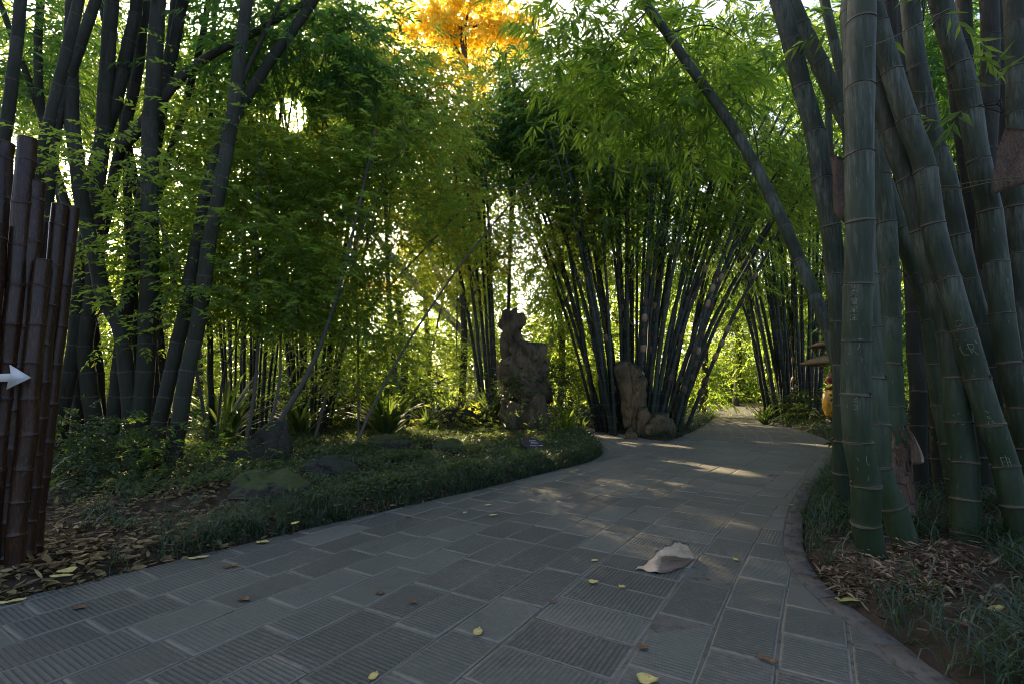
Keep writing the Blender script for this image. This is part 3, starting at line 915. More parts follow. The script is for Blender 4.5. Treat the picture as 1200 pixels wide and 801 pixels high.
# ---------------------------------------------------------------- giant bamboo clump on the right
#   label, pixel path (foot to top), Y foot, Y top, r foot, r top, first internode, metres beyond
RIGHT = {
 'front': ('thickest upright bamboo culm standing at the kerb, carved with small characters', [(1022, 666), (1012, 565), (1005, 480), (1007, 350), (1009, 250), (1010, 100), (1010, -70)], 3.17, 2.98, .092, .096, .20, 1.5),
 'foot': ('green bamboo culm curving up from the soil just behind the front upright culm', [(1066, 656), (1048, 600), (1034, 560), (1026, 500), (1018, 380), (1006, 200), (1000, 60), (998, -60)], 3.42, 3.75, .094, .090, .22, 1.0),
 'arch': ('long slender bamboo culm arching to the upper left over the path', [(1000, 560), (990, 470), (983, 430), (962, 365), (922, 272), (890, 203), (845, 130), (800, 66), (745, -10), (700, -60)], 4.7, 6.6, .082, .064, .25, 1.2),
 'lean': ('grey powdered bamboo culm leaning left beside the front upright culm', [(992, 600), (988, 500), (985, 400), (977, 312), (965, 225), (950, 142), (929, 56), (910, -20), (900, -70)], 4.5, 4.3, .092, .094, .24, 1.0),
 'thin': ('thin green bamboo culm tucked against the left edge of the clump', [(995, 600), (989, 545), (987, 480), (984, 420), (978, 340), (976, 250), (972, 150)], 5.0, 5.4, .044, .040, .22, .8),
 'cross': ('bamboo culm crossing behind the front culm from upper left to lower right', [(1132, 620), (1117, 540), (1104, 460), (1090, 370), (1068, 303), (1047, 255), (1030, 208), (976, 108), (927, 2), (895, -70)], 4.2, 4.6, .088, .090, .24, 1.0),
 'carved': ('mottled bamboo culm with large scratched letters leaning to the lower right', [(1204, 660), (1181, 552), (1160, 490), (1143, 430), (1121, 362), (1100, 288), (1081, 190), (1062, 139), (1033, 45), (1008, -60)], 3.45, 3.9, .090, .088, .22, 1.0),
 'pair': ('straight green bamboo culm rooted in grass left of the scratched letters', [(1135, 640), (1129, 540), (1122, 475), (1114, 405), (1100, 340), (1083, 275), (1064, 210), (1045, 157), (1025, 60), (1010, -60)], 3.62, 4.1, .100, .090, .22, 1.0),
 'dark': ('dusky bamboo culm passing behind the scratched culm', [(1208, 610), (1173, 490), (1160, 430), (1145, 374), (1131, 317), (1117, 250), (1107, 205), (1096, 172), (1085, 120), (1073, 56), (1062, -60)], 4.4, 4.8, .100, .098, .24, 1.0),
 'right': ('grey green bamboo culm tied with twine, right of the dusky one', [(1220, 610), (1199, 500), (1178, 400), (1170, 325), (1161, 250), (1152, 210), (1141, 157), (1130, 97), (1118, 56), (1103, 0), (1085, -60)], 3.9, 4.1, .095, .095, .24, 1.0),
 'edge': ('broad bamboo culm at the far right behind the hanging sheath', [(1192, 620), (1194, 500), (1195, 300), (1194, 112), (1188, -60)], 4.2, 4.3, .108, .105, .26, 1.0),
 'slot': ('narrow dark bamboo culm between the twine tied culm and the hanging sheath', [(1150, 600), (1152, 450), (1154, 300), (1157, 170), (1160, 75), (1159, -60)], 5.0, 5.1, .098, .095, .26, 1.0),
 'sheathed': ('vertical green bamboo culm rising out of a torn brown sheath', [(1060, 610), (1052, 560), (1046, 494), (1043, 400), (1039, 287), (1030, 180), (1020, 60), (1015, -60)], 4.0, 4.5, .096, .092, .24, 1.0),
 'red': ('reddish shaded bamboo culm deep behind the top of the crossing culm', [(1092, 590), (1085, 450), (1078, 300), (1066, 160), (1050, 50), (1038, -60)], 5.6, 5.8, .105, .100, .26, 1.0),
 'back': ('thin bamboo culm top showing left of the front culm', [(1005, 560), (1000, 350), (993, 150), (979, 56), (962, -20), (955, -70)], 6.2, 6.4, .075, .070, .28, 1.0),
 'shade': ('shaded bamboo culm standing right of the torn brown sheath', [(1078, 600), (1076, 480), (1070, 350), (1056, 200), (1035, -60)], 5.0, 5.2, .085, .080, .26, 1.0),
 'deep': ('dark bamboo culm deep in the clump beyond the dusky one', [(1150, 580), (1142, 400), (1135, 200), (1128, -60)], 5.9, 6.0, .10, .10, .28, 1.0),
 'rear': ('dark bamboo culm deep in the clump beyond the broad far right one', [(1180, 575), (1178, 380), (1176, 200), (1172, -60)], 5.6, 5.7, .10, .10, .28, 1.0),
 'low': ('short leaning dark bamboo culm between the sheath and the grass rooted culm', [(1106, 585), (1094, 470), (1082, 380), (1072, 300), (1055, 150), (1040, -60)], 5.1, 5.6, .08, .08, .26, 1.0),
 'gap': ('dark bamboo culm filling the gap under the twine at right', [(1170, 590), (1166, 450), (1148, 300), (1120, 100), (1100, -60)], 5.3, 5.5, .09, .09, .27, 1.0),
}
CULM = {}
for key, (lab, pix, y0, y1, r0, r1, first, ext) in RIGHT.items():
    pts = line3(pix, y0, y1, True, ext)
    cu = Culm(pts, r0 * .9, r1 * .88, first, 1.11, .46, 20)
    CULM[key] = cu
    root = tag(empty('bamboo_culm', tuple(cu.base)), lab, 'bamboo', 'giant bamboo culms of the right clump')
    cu.root = root
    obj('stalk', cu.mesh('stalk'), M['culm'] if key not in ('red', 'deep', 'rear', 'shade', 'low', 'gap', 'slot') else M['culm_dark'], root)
    ring_parts(cu, root, hi=M['ring_dark'])

# carved writing on the culms
def carve(key, py, glyphs=None, strokes=None, size=.05, step=.052, lat=0.0, w=.0045):
    cu = CULM[key]; i = cu.at_y(py)
    parts = []
    if glyphs:
        for n, ch in enumerate(glyphs):
            gv, gf = glyph_mesh(ch, size)
            if not len(gv): continue
            V = [cu.surf(i, v[0] + lat + random.uniform(-.003, .003), v[1] - n * step) for v in gv]
            parts.append((np.array(V), gf))
    if strokes:
        parts.append(ribbon_strokes(cu, i, strokes, w))
    V, F = join_parts(parts)
    obj('carved_writing', mesh_np('carved_writing', V - cu.base, F), M['scratch'], cu.root)

carve('front', 338, '小海管来庄', size=.046, step=.052, lat=-.018)
carve('front', 405, strokes=[[(-.01, .02), (.02, .026), (.035, .03)], [(.02, .026), (.018, -.02), (.006, -.04)], [(-.04, -.06), (-.035, -.075)], [(.02, -.09), (.035, -.10), (.03, -.12)], [(-.05, -.12), (-.045, -.135)]], w=.003)
carve('front', 470, strokes=[[(-.004, .03), (.006, .02), (.0, .006), (-.012, .004)], [(-.014, -.006), (.012, -.008)], [(-.012, -.03), (.010, -.034), (.008, -.055), (-.012, -.056)], [(.035, .03), (.04, .012)], [(-.05, -.03), (-.046, -.05)]], w=.003)
carve('front', 530, strokes=[[(-.02, .01), (-.012, -.01)], [(.03, .02), (.026, -.02), (.036, -.04)], [(-.03, -.05), (-.026, -.07)]], w=.003)
carve('carved', 405, strokes=[[(-.055, .07), (.0, .062), (-.05, .01), (.0, -.006)], [(-.05, .01), (-.035, -.045)], [(-.035, -.045), (-.005, -.05)], [(.0, .03), (.012, -.045)], [(.0, .03), (.035, .018), (.03, -.012), (.006, -.016)], [(.02, -.02), (.045, -.06)], [(.045, .05), (.06, .02)]], w=.0045)
carve('carved', 375, strokes=[[(-.03, .03), (.0, .036), (.012, .02)], [(-.04, .0), (-.02, -.01), (.0, .0)], [(-.03, -.02), (-.01, -.04)]], w=.0035)
carve('carved', 445, strokes=[[(.0, .05), (.03, .045)], [(.015, .06), (.012, .02)], [(.0, .03), (.03, .025)], [(-.005, .01), (.04, .005)], [(-.02, .05), (-.015, .02)]], w=.0035)
carve('carved', 488, strokes=[[(-.012, .06), (.0, .066), (.008, .058), (-.002, .048)], [(.006, .03), (-.008, .026), (-.006, .012), (.01, .01)], [(-.01, -.01), (-.016, -.05)], [(-.03, -.03), (.0, -.034)], [(.01, -.01), (.03, -.05)]], w=.004)
carve('carved', 535, strokes=[[(-.012, .045), (-.008, -.045)], [(-.012, .045), (.03, .04)], [(.03, .04), (.034, -.05)], [(-.01, .015), (.032, .01)], [(-.009, -.012), (.033, -.018)], [(.015, .06), (.018, -.06)]], w=.004)
carve('pair', 490, strokes=[[(-.03, .02), (-.024, .005)], [(.0, .03), (.012, .02)], [(-.03, -.04), (-.02, -.05)], [(.01, -.05), (.03, -.056)]], w=.004)

# branches and leaves of the arching culm
cu = CULM['arch']
crown('leafy_crown', cu.root, [(770, 40, 6.8, 120, 70, .9, 28), (830, 105, 6.7, 75, 70, .7, 24), (745, 125, 6.8, 70, 50, .6, 32), (690, 70, 7.0, 60, 60, .7, 36), (875, 40, 6.9, 50, 70, .7, 26), (890, 150, 7.0, 35, 60, .6, 20), (650, 10, 7.2, 50, 40, .7, 30), (800, 165, 6.9, 60, 25, .5, 26)], 'fan', 'f_bright', 1.0)
def twig(root, pix, Y0, Y1, r, mat='culm_dark', name='branch'):
    pts = spline(np.array([P(a, b_, Y0 + (Y1 - Y0) * i / (len(pix) - 1)) for i, (a, b_) in enumerate(pix)]), 5)
    v, f = tube(pts, np.linspace(r, r * .35, len(pts)), 6)
    obj(name, mesh_np(name, v - np.array(root.location), f, True), M[mat], root)
for pix in ([(800, 66), (780, 90), (765, 130), (760, 170)], [(845, 130), (830, 150), (800, 160)], [(760, 12), (720, 50), (690, 90)], [(890, 203), (885, 160), (870, 100)], [(780, 40), (830, 30), (870, 50)]):
    twig(cu.root, pix, 6.4, 6.8, .012)
# twigs at the right clump
crown('leafy_crown', CULM['right'].root, [(1175, 122, 3.7, 26, 8, .15, 60), (1085, 10, 3.8, 16, 10, .1, 60)], 'bamboo', 'f_bamboo', .9)

# ---- husks
def sheet_thing(name, grid, mat, loc, parent=None, solid=.004):
    """grid (n,m,3) of points -> a thin solid sheet"""
    g = np.asarray(grid, float); n, m = g.shape[:2]
    du = np.gradient(g, axis=0); dv = np.gradient(g, axis=1)
    nn = norm(np.cross(du, dv))
    V = np.vstack([(g + nn * solid / 2).reshape(-1, 3), (g - nn * solid / 2).reshape(-1, 3)])
    k = n * m; F = []
    for i in range(n - 1):
        for j in range(m - 1):
            a = i * m + j
            F.append([a, a + 1, a + m + 1, a + m]); F.append([k + a, k + a + m, k + a + m + 1, k + a + 1])
    for i in range(n - 1):
        for j in (0, m - 1):
            a = i * m + j
            F.append([a, a + m, k + a + m, k + a])
    for j in range(m - 1):
        for i in (0, n - 1):
            a = i * m + j
            F.append([a, a + 1, k + a + 1, k + a])
    s = np.linspace(0, 1, n)[:, None] + np.zeros((1, m)); t = np.zeros((n, 1)) + np.linspace(0, 1, m)[None]
    uv = np.stack([s, t], -1).reshape(-1, 2)
    return obj(name, mesh_np(name, V - np.array(loc), F, True, uv=np.vstack([uv, uv])), mat, parent, None if parent else tuple(loc))

# the big dry culm sheath lying on the paving: folded along the middle, open to the back, its tip spread on the stone
c0 = G(783, 668)
def sheath_curl():
    A_ = [0, .12, .36, .40, .6, .8, .92, 1.0]
    Fp = [(745, 667.5), (754, 668.5), (770.5, 673), (773, 672.5), (788, 670), (801, 664.5), (809, 659), (814, 655.5)]
    Lp = [(747, 665.5), (756, 663), (773, 650.5), (776, 651), (787, 650), (800, 653), (808, 654), (814.5, 653.5)]
    Bp = [(748, 665), (757, 661.5), (769, 647.5), (771, 645.5), (783, 638), (796, 633.5), (806, 639), (813, 650)]
    av = np.linspace(0, 1, 41); nv = 25
    g = np.zeros((41, nv, 3))
    I = lambda T, k, a: np.interp(a, A_, [t[k] for t in T])
    for i, a in enumerate(av):
        f = G(I(Fp, 0, a), I(Fp, 1, a)); f[2] = .004
        wd = .02 + .14 * math.sin(math.pi * min(1, a * .9 + .05))
        l = P(I(Lp, 0, a), I(Lp, 1, a), f[1] + .05 * min(1, a * 3) + .004)
        bk = P(I(Bp, 0, a), I(Bp, 1, a), f[1] + wd + .03)
        mid = (l + bk) / 2; mid[2] = max(.008, min(l[2], bk[2]) * .35)
        bf = (f + l) / 2 + np.array([0, .012, -.004])
        prof = spline(np.array([f, bf, l]), 6)
        back = spline(np.array([l, mid, bk]), 6)
        pr = resample(np.vstack([prof, back[1:]]), nv)
        for j in range(nv):
            b_ = j / (nv - 1)
            w = .0035 * math.sin(a * 21 + b_ * 5) + .0025 * math.sin(b_ * 26 + a * 3)
            g[i, j] = pr[j] + np.array([0, w, abs(w) * .6])
        g[i, -1] += np.array([.0, .004, .008 * math.sin(a * 37) + .004 * math.sin(a * 71)])
        g[i, 0, 2] += .006 * (1 + math.sin(a * 24)) * (a < .4)
    return g
tag(sheet_thing('bamboo_sheath', sheath_curl(), M['sheath_big'], c0, None, .003), 'large curled dry tan bamboo sheath lying on the grey paving', 'bamboo sheath')

# dry sheath hanging between the culms
def hang_sheath():
    tl, tr, bl_, br_ = (1178, 150), (1202, 152), (1161, 229), (1212, 212)
    g = np.zeros((14, 10, 3))
    for i in range(14):
        a = i / 13
        for j in range(10):
            b_ = j / 9
            px = (tl[0] * (1 - b_) + tr[0] * b_) * (1 - a) + (bl_[0] * (1 - b_) + br_[0] * b_) * a - 6 * math.sin(math.pi * a) * (1 - b_) * .6
            py = (tl[1] * (1 - b_) + tr[1] * b_) * (1 - a) + (bl_[1] * (1 - b_) + br_[1] * b_) * a
            g[i, j] = P(px, py, 3.72 + .05 * math.cos(b_ * 3 + .4) + .01 * math.sin(a * 7 + b_ * 9))
    return g
g = hang_sheath()
tag(sheet_thing('hanging_sheath', g, M['sheath_dark'], g.reshape(-1, 3).mean(0), None, .004), 'brown dry bamboo sheath hanging between culms at the far right', 'bamboo sheath')

# torn sheath round the foot of one culm
cu = CULM['sheathed']
root = tag(empty('torn_sheath', tuple(cu.c[cu.at_y(590)])), 'torn brown sheath with frayed top wrapped round a culm foot', 'bamboo sheath')
base = np.array(root.location)
i0, i1 = cu.at_y(598), cu.at_y(506)
g = np.zeros((20, 18, 3))
for a in range(20):
    f = a / 19
    k = int(round(i0 + (i1 - i0) * f))
    for j in range(18):
        b_ = j / 17
        lat = (-1.55 + 3.0 * b_) * cu.base_r[k]
        lim = 1 - .18 * abs(math.sin(j * 2.3)) * (f > .6)
        kk = int(round(i0 + (i1 - i0) * f * lim))
        g[a, j] = cu.surf(kk, lat, 0, .012 + .008 * math.sin(a * .9 + j * .7) + .006 * f * math.sin(j * 1.7))
sheet_thing('sheath_wrap', g, M['sheath_dark'], base, root, .004)
for pix, w, mt in (([(1060, 498), (1067, 508), (1072, 522), (1075, 543)], 2.3, 'sheath_dark'), ([(1066, 506), (1073, 518), (1079, 532), (1080, 541)], 1.2, 'sheath'), ([(1052, 499), (1056, 507), (1061, 516)], .9, 'sheath_dark'), ([(1044, 503), (1047, 514), (1046, 526)], .8, 'sheath_dark'), ([(1063, 555), (1066, 575), (1070, 590)], .9, 'sheath_dark')):
    pts = spline(np.array([P(a, b_, 3.83) for a, b_ in pix]), 5)
    n = len(pts)
    wv = np.array([.028 * w, -.012, .008])
    g = np.stack([pts - wv * np.linspace(.25, 1, n)[:, None] * .6, pts + np.array([0, -.02, 0]), pts + wv * np.linspace(.3, 1, n)[:, None] * .7 + np.array([0, .012, 0])], 1)
    sheet_thing('frayed_strip', g, M[mt], base, root, .003)

def small_sheath(label, quad, Y, mat='sheath_dark'):
    (x0, y0), (x1, y1), (x2, y2), (x3, y3) = quad
    g = np.zeros((10, 7, 3))
    for i in range(10):
        a = i / 9
        for j in range(7):
            b_ = j / 6
            px = (x0 * (1 - b_) + x1 * b_) * (1 - a) + (x3 * (1 - b_) + x2 * b_) * a + 1.5 * math.sin(a * 5 + j)
            py = (y0 * (1 - b_) + y1 * b_) * (1 - a) + (y3 * (1 - b_) + y2 * b_) * a
            g[i, j] = P(px, py, Y - .05 * math.sin(math.pi * b_) + .008 * math.sin(a * 9 + b_ * 5))
    tag(sheet_thing('dry_sheath', g, M[mat], g.reshape(-1, 3).mean(0), None, .003), label, 'bamboo sheath')
small_sheath('narrow brown dry sheath clinging between the leaning culm and the front culm', ((972, 180), (988, 185), (991, 262), (979, 255)), 4.15)
small_sheath('dark brown dry sheath behind the front culm above the vertical green culm', ((1028, 250), (1046, 255), (1044, 290), (1030, 286)), 4.6)
# twine tied round the culms
def twine(label, pix, Y0, Y1):
    pts = spline(np.array([P(a, b_, Y0 + (Y1 - Y0) * i / (len(pix) - 1)) for i, (a, b_) in enumerate(pix)]), 6)
    v, f = tube(pts, .0028, 5)
    tag(obj('twine', mesh_np('twine', v - pts[0], f, True), M['twine'], None, tuple(pts[0])), label, 'twine', 'twines tied across the right clump')
twine('upper greenish twine strung across the right bamboo culms', [(1064, 107), (1100, 108), (1140, 103), (1180, 98), (1205, 94)], 3.78, 3.70)
twine('lower greenish twine touching the hanging sheath', [(1076, 216), (1110, 218), (1150, 212), (1205, 206)], 3.70, 3.64)
twine('loose second strand just under the lower twine', [(1076, 219), (1120, 222), (1160, 214), (1205, 211)], 3.69, 3.63)
twine('short twine slung from the front culm up to the crossing culms', [(1014, 56), (1046, 44), (1085, 24), (1112, 10)], 2.86, 3.8)

# ---------------------------------------------------------------- dark lacquered bamboo pillar at the left
PO = [  # foot x, foot Y, top (x, y), radius
    (-46, 3.10, (-22, 120), .062), (-24, 3.22, (6, 168), .058), (-28, 3.02, (-4, 262), .055), (-12, 3.12, (33, 163), .058),
    (4, 3.17, (44, 214), .056), (17, 3.13, (50, 304), .050), (27, 3.30, (70, 240), .050), (36, 3.40, (86, 243), .048), (8, 3.36, (57, 262), .05), (-66, 3.05, (-44, 200), .058)]
ft = P(5, 668, 3.2)
pillar = tag(empty('bamboo_pillar', (ft[0], 3.2, 0)), 'pillar of dark lacquered bamboo poles bearing a white arrow', 'sign post')
pb = np.array(pillar.location)
for fx, Y, (tx, ty), r in PO:
    top = P(tx, ty, Y + .03)
    gq = ray(fx, 663); t = Y / gq[1]
    foot = np.array([gq[0] * t, Y, -.08])
    midp = (foot + top) / 2 + np.array([random.uniform(-.008, .008), 0, 0])
    cu = Culm(np.array([foot, midp, top]), r, r * .9, random.uniform(.16, .26), 1.05, .30, 16)
    n = len(cu.vert)
    F = [list(q) for q in cu.F] + [list(range(n - 17, n - 1))]
    uv = cu.uv
    o = obj('pole', mesh_np('pole', cu.vert - foot, F, True, uv=uv), M['pole'], pillar, tuple(foot - pb))
    for k in range(len(cu.node_i)):
        v, f, cc = cu.ring(k, 14)
        obj('node_ring', mesh_np('node_ring', v, f, True), M['pole_ring'], o, tuple(cc - foot))
ar = [(-60, 440), (12.5, 437), (11, 427), (35.5, 442), (7, 456), (9.5, 446.5), (-60, 449)]
Vf = np.array([P(a, b_, 2.965) for a, b_ in ar]); Vb = Vf + np.array([0, .008, 0])
n = len(ar)
F = [list(range(n))[::-1], [n + i for i in range(n)]] + [[i, (i + 1) % n, n + (i + 1) % n, n + i] for i in range(n)]
obj('arrow_plate', mesh_np('arrow_plate', np.vstack([Vf, Vb]) - pb, F), M['arrow'], pillar)

# ---------------------------------------------------------------- thick dark culms of the left grove
LEFT = [
 ('leftmost dark trunk-like culm of the grove rising behind the lacquered pillar', [(74, 485), (88, 400), (93, 340), (112, 200), (150, 60), (168, -70)], 7.2, 7.2, .14),
 ('second dark culm pressed close behind the leftmost one', [(92, 485), (96, 410), (112, 320), (135, 200), (160, 90), (178, -70)], 7.5, 7.6, .12),
 ('dark culm bulging at its foot above the round shrub', [(110, 485), (100, 412), (108, 340), (112, 260), (120, 150), (128, 60), (135, -70)], 7.3, 7.0, .15),
 ('dark culm tilting up to the left from the forked pair', [(153, 485), (141, 390), (124, 355), (112, 305), (92, 210), (84, 100), (88, -70)], 7.0, 6.6, .14),
 ('dark culm tilting up to the right from the forked pair', [(134, 485), (145, 395), (158, 300), (166, 230), (186, 130), (212, 10), (226, -70)], 7.2, 7.4, .13),
 ('straight thickest dark culm in the middle of the left grove', [(166, 495), (171, 415), (175, 330), (176, 230), (179, 120), (186, 0), (190, -70)], 7.0, 7.0, .165),
 ('dark culm leaning right with a long limb crossing to the upper right', [(186, 500), (178, 410), (184, 330), (178, 220), (190, 130), (202, 40), (210, -70)], 7.4, 7.6, .11),
 ('dark culm slanting strongly to the upper right behind the strap leaves', [(186, 505), (207, 405), (220, 345), (240, 235), (272, 145), (318, 70), (360, 10), (400, -50)], 6.6, 7.6, .125),
 ('last dark culm of the left grove nearest the path', [(206, 512), (222, 425), (234, 360), (250, 260), (266, 180), (282, 60), (300, -70)], 6.5, 7.0, .135),
 ('slender dark culm leaning right near the top left corner', [(25, 480), (30, 300), (52, 160), (82, 50), (106, -70)], 6.2, 6.0, .10),
 ('grey banded culm at the top left edge of the view', [(-20, 480), (-8, 250), (12, 120), (22, 30), (30, -70)], 5.4, 5.2, .09),
 ('dark culm rising between the pole tops and the top left corner', [(40, 480), (45, 330), (60, 200), (75, 110), (112, 0), (130, -70)], 6.8, 6.6, .11),
 ('slim dark culm crossing behind the straight thickest one to the upper left', [(196, 500), (185, 380), (165, 250), (140, 120), (118, 0), (108, -70)], 7.9, 7.9, .09),
 ('slim dark culm rising straight between the forked pair and the thickest culm', [(150, 490), (158, 380), (150, 250), (152, 120), (160, 0), (164, -70)], 7.8, 7.8, .09),
 ('slim grey culm leaning right from behind the forked pair to the top edge', [(128, 490), (150, 370), (185, 230), (215, 130), (238, 40), (252, -70)], 8.2, 8.2, .085),
 ('slim dark culm bending over above the round shrub towards the pillar', [(120, 490), (110, 380), (80, 250), (52, 150), (45, 60), (50, -70)], 7.6, 7.4, .09),
 ('thin straight culm seen right of the grove against the fine leaves', [(248, 500), (246, 400), (240, 250), (248, 120), (252, 0), (255, -70)], 8.8, 8.8, .07),
 ('thin dark culm leaning left across the top left corner', [(110, 480), (85, 330), (60, 180), (28, 80), (-10, -20)], 7.8, 7.4, .07),
]
TRUNK = []
for i, (lab, pix, y0, y1, r) in enumerate(LEFT):
    cu = Culm(line3(pix, y0, y1, True, 2.5), r * .76, r * .56, .25, 1.1, .50, 14)
    root = tag(empty('bamboo_culm', tuple(cu.base)), lab, 'bamboo', 'dark culms of the left grove')
    cu.root = root; TRUNK.append(cu)
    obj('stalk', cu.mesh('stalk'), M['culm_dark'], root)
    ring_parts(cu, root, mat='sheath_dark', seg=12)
twig(TRUNK[6].root, [(140, 172), (165, 148), (185, 122), (215, 88), (252, 62), (300, 38), (362, 0), (420, -40)], 7.2, 7.6, .10, 'culm_dark', 'limb')
twig(TRUNK[7].root, [(240, 235), (255, 200), (262, 150), (300, 60), (330, 0)], 7.0, 7.4, .06, 'culm_dark', 'limb')
crown('leafy_crown', TRUNK[7].root, [(330, 50, 8.2, 110, 60, .9, 80), (410, 40, 8.6, 60, 55, .8, 80), (260, 40, 9, 60, 50, .9, 40), (300, 110, 8.6, 70, 45, .8, 50), (440, 100, 9, 50, 45, .8, 70)], 'bamboo', 'f_blue', 1.1)
crown('leafy_crown', TRUNK[3].root, [(60, 60, 9.5, 90, 80, 1.2, 26), (150, 60, 9.8, 90, 70, 1.2, 26), (225, 120, 10, 60, 70, 1.2, 30), (30, 170, 8.5, 50, 60, 1, 22), (215, 210, 9.5, 50, 60, 1.0, 30)], 'bamboo', 'f_bamboo', 1.15)
crown('leafy_crown', TRUNK[5].root, [(110, 185, 6.1, 60, 18, .4, 75), (150, 215, 6.1, 50, 18, .4, 75), (95, 285, 6.0, 40, 14, .3, 60), (150, 262, 6.2, 50, 20, .4, 60), (110, 370, 6.2, 30, 10, .3, 50), (200, 190, 6.5, 40, 20, .4, 60)], 'fine', 'f_maple', 1.15, .35)

crown('leafy_crown', TRUNK[8].root, [(285, 170, 8.4, 90, 50, .9, 55), (350, 230, 8.6, 80, 45, .9, 55), (240, 250, 8.0, 60, 45, .8, 45), (180, 330, 8.2, 60, 40, .8, 60), (300, 300, 7.9, 100, 55, .7, 110), (260, 345, 7.6, 90, 45, .6, 110), (340, 350, 8.2, 80, 50, .7, 110), (200, 270, 7.6, 60, 50, .6, 80), (390, 330, 8.6, 60, 50, .8, 110), (320, 190, 8.4, 70, 55, .8, 110), (330, 250, 9.4, 110, 70, .8, 90), (250, 230, 9.2, 70, 70, .8, 80), (400, 170, 9.0, 70, 60, .9, 60)], 'fine', 'f_maple', 1.3, .5)
crown('leafy_crown', TRUNK[9].root, [(20, 60, 7.5, 60, 60, .8, 30), (80, 20, 7.8, 60, 40, .8, 40), (60, 130, 8, 50, 60, .8, 30)], 'bamboo', 'f_blue', 1.0)
# ---------------------------------------------------------------- bamboo clumps
def clump(label, feet, tops, Y, dY, r, n, mat, extend=1.5, seed=1, nodes=(.28, .42), group='bamboo clumps beside the path', bend=.07, sheaths=0):
    """feet / tops: (x0, x1, y) pixel spans"""
    q = random.Random(seed)
    fx = (feet[0] + feet[1]) / 2
    g0 = P(fx, feet[2], Y)
    root = tag(empty('bamboo_clump', (g0[0], Y, 0)), label, 'bamboo clump', group)
    b0 = np.array(root.location)
    for i in range(n):
      for attempt in range(12):
        t = (i + q.uniform(.1, .9)) / n + attempt * q.uniform(-.03, .03)
        f = feet[0] + (feet[1] - feet[0]) * min(1, max(0, .5 + (t - .5) * q.uniform(.7, 1.1)))
        tp = tops[0] + (tops[1] - tops[0]) * min(1.06, max(-.06, t + q.gauss(0, .06)))
        y_ = Y + q.uniform(-dY, dY)
        foot = P(f, feet[2], y_); foot[2] = -.1
        top = P(tp, tops[2] + q.uniform(-25, 25), y_ + q.uniform(-.6, .6))
        mid = foot * .5 + top * .5
        mid[0] = foot[0] + (top[0] - foot[0]) * (.5 - bend + q.uniform(-.04, .04))
        q1 = top + norm(top - mid) * extend + np.array([np.sign(top[0] - foot[0]) * .12, 0, -.1])
        rr_ = r * q.uniform(.75, 1.2)
        cu = Culm(np.array([foot, mid, top, q1]), rr_, rr_ * .55, nodes[0], 1.05, nodes[1], 7, False)
        if not in_gap(cu.c): break
      if True:
        o = obj('culm', cu.mesh('culm'), M[mat], root, tuple(cu.base - b0))
        if q.random() < sheaths:
            for k in range(3, min(13, len(cu.node_i)), 1):
                if q.random() < .35: continue
                j = cu.node_i[k]
                pts = np.array([cu.c[j] + cu.T[j] * d for d in (0, .08, .17, .24)])
                v, f_ = tube(pts, cu.r[j] * np.array([1.25, 1.4, 1.3, .7]), 6)
                obj('dry_sheath', mesh_np('dry_sheath', v - cu.base, f_, True), M['sheath_dark'] if q.random() < .6 else M['sheath'], o)
    return root

mc = clump('large fan shaped bamboo clump behind the ochre rocks in the centre', (695, 800, 492), (612, 915, 225), 13.4, .9, .060, 62, 'culm_mid', 2.2, 3, sheaths=.16)
crown('leafy_crown', mc, [(690, 205, 13.2, 80, 45, 1.3, 75), (780, 215, 13, 90, 42, 1.2, 60), (855, 200, 12.8, 70, 50, 1.2, 55), (750, 130, 13.5, 110, 70, 1.4, 55), (870, 110, 13.5, 60, 80, 1.3, 50), (660, 110, 13.8, 60, 60, 1.2, 70), (900, 230, 13.5, 50, 50, 1, 40), (640, 300, 13.6, 45, 35, 1, 40), (700, 265, 12.9, 60, 30, .9, 45), (780, 265, 12.6, 80, 28, .9, 42), (860, 275, 12.8, 60, 34, .9, 40), (690, 350, 14.4, 50, 40, .8, 18), (820, 330, 14.4, 60, 40, .8, 18)], 'bamboo', 'f_bamboo', 1.25)
cc_ = clump('slim bamboo clump to the left of the tall eroded rock', (566, 594, 486), (525, 605, 235), 14.6, .4, .062, 9, 'culm_mid', 2.5, 8)
crown('leafy_crown', cc_, [(625, 105, 14.6, 62, 48, 1.3, 95), (590, 130, 14.6, 45, 40, 1.3, 90), (540, 165, 14.8, 45, 30, 1.2, 60), (520, 215, 14.5, 50, 40, 1.2, 60), (600, 170, 14.6, 75, 40, 1.3, 80), (655, 170, 14.6, 55, 45, 1.3, 80), (570, 195, 14.4, 45, 35, 1, 60), (640, 235, 14, 60, 28, 1, 60)], 'bamboo', 'f_blue', 1.3)
crown('low_foliage', cc_, [(520, 312, 14, 60, 42, .8, 60), (560, 290, 14, 50, 36, .8, 55), (480, 300, 14, 45, 40, .8, 50), (640, 265, 13.6, 60, 30, 1.0, 100), (690, 280, 13.2, 40, 30, .8, 60), (560, 262, 14, 60, 40, 1, 65)], 'fine', 'f_olive', 1.5)
re_ = clump('bamboo clump arching left over the bend of the path', (898, 962, 476), (835, 985, 260), 18.5, 1.0, .070, 34, 'culm_mid', 3.0, 5, sheaths=.12)
crown('leafy_crown', re_, [(880, 300, 18, 40, 50, 1.6, 45), (930, 270, 17.5, 60, 55, 1.8, 50), (905, 360, 19.5, 45, 40, 1.2, 35), (960, 340, 19.5, 40, 60, 1.2, 40), (870, 240, 17, 40, 40, 1.2, 50), (940, 190, 16, 50, 60, 1.5, 50)], 'bamboo', 'f_bamboo', 1.4)
lf = clump('bamboo clump of thin culms behind the pale leaning stem at left', (345, 388, 486), (300, 440, 215), 11.2, .6, .036, 26, 'culm_mid', 2.5, 6, sheaths=.12)
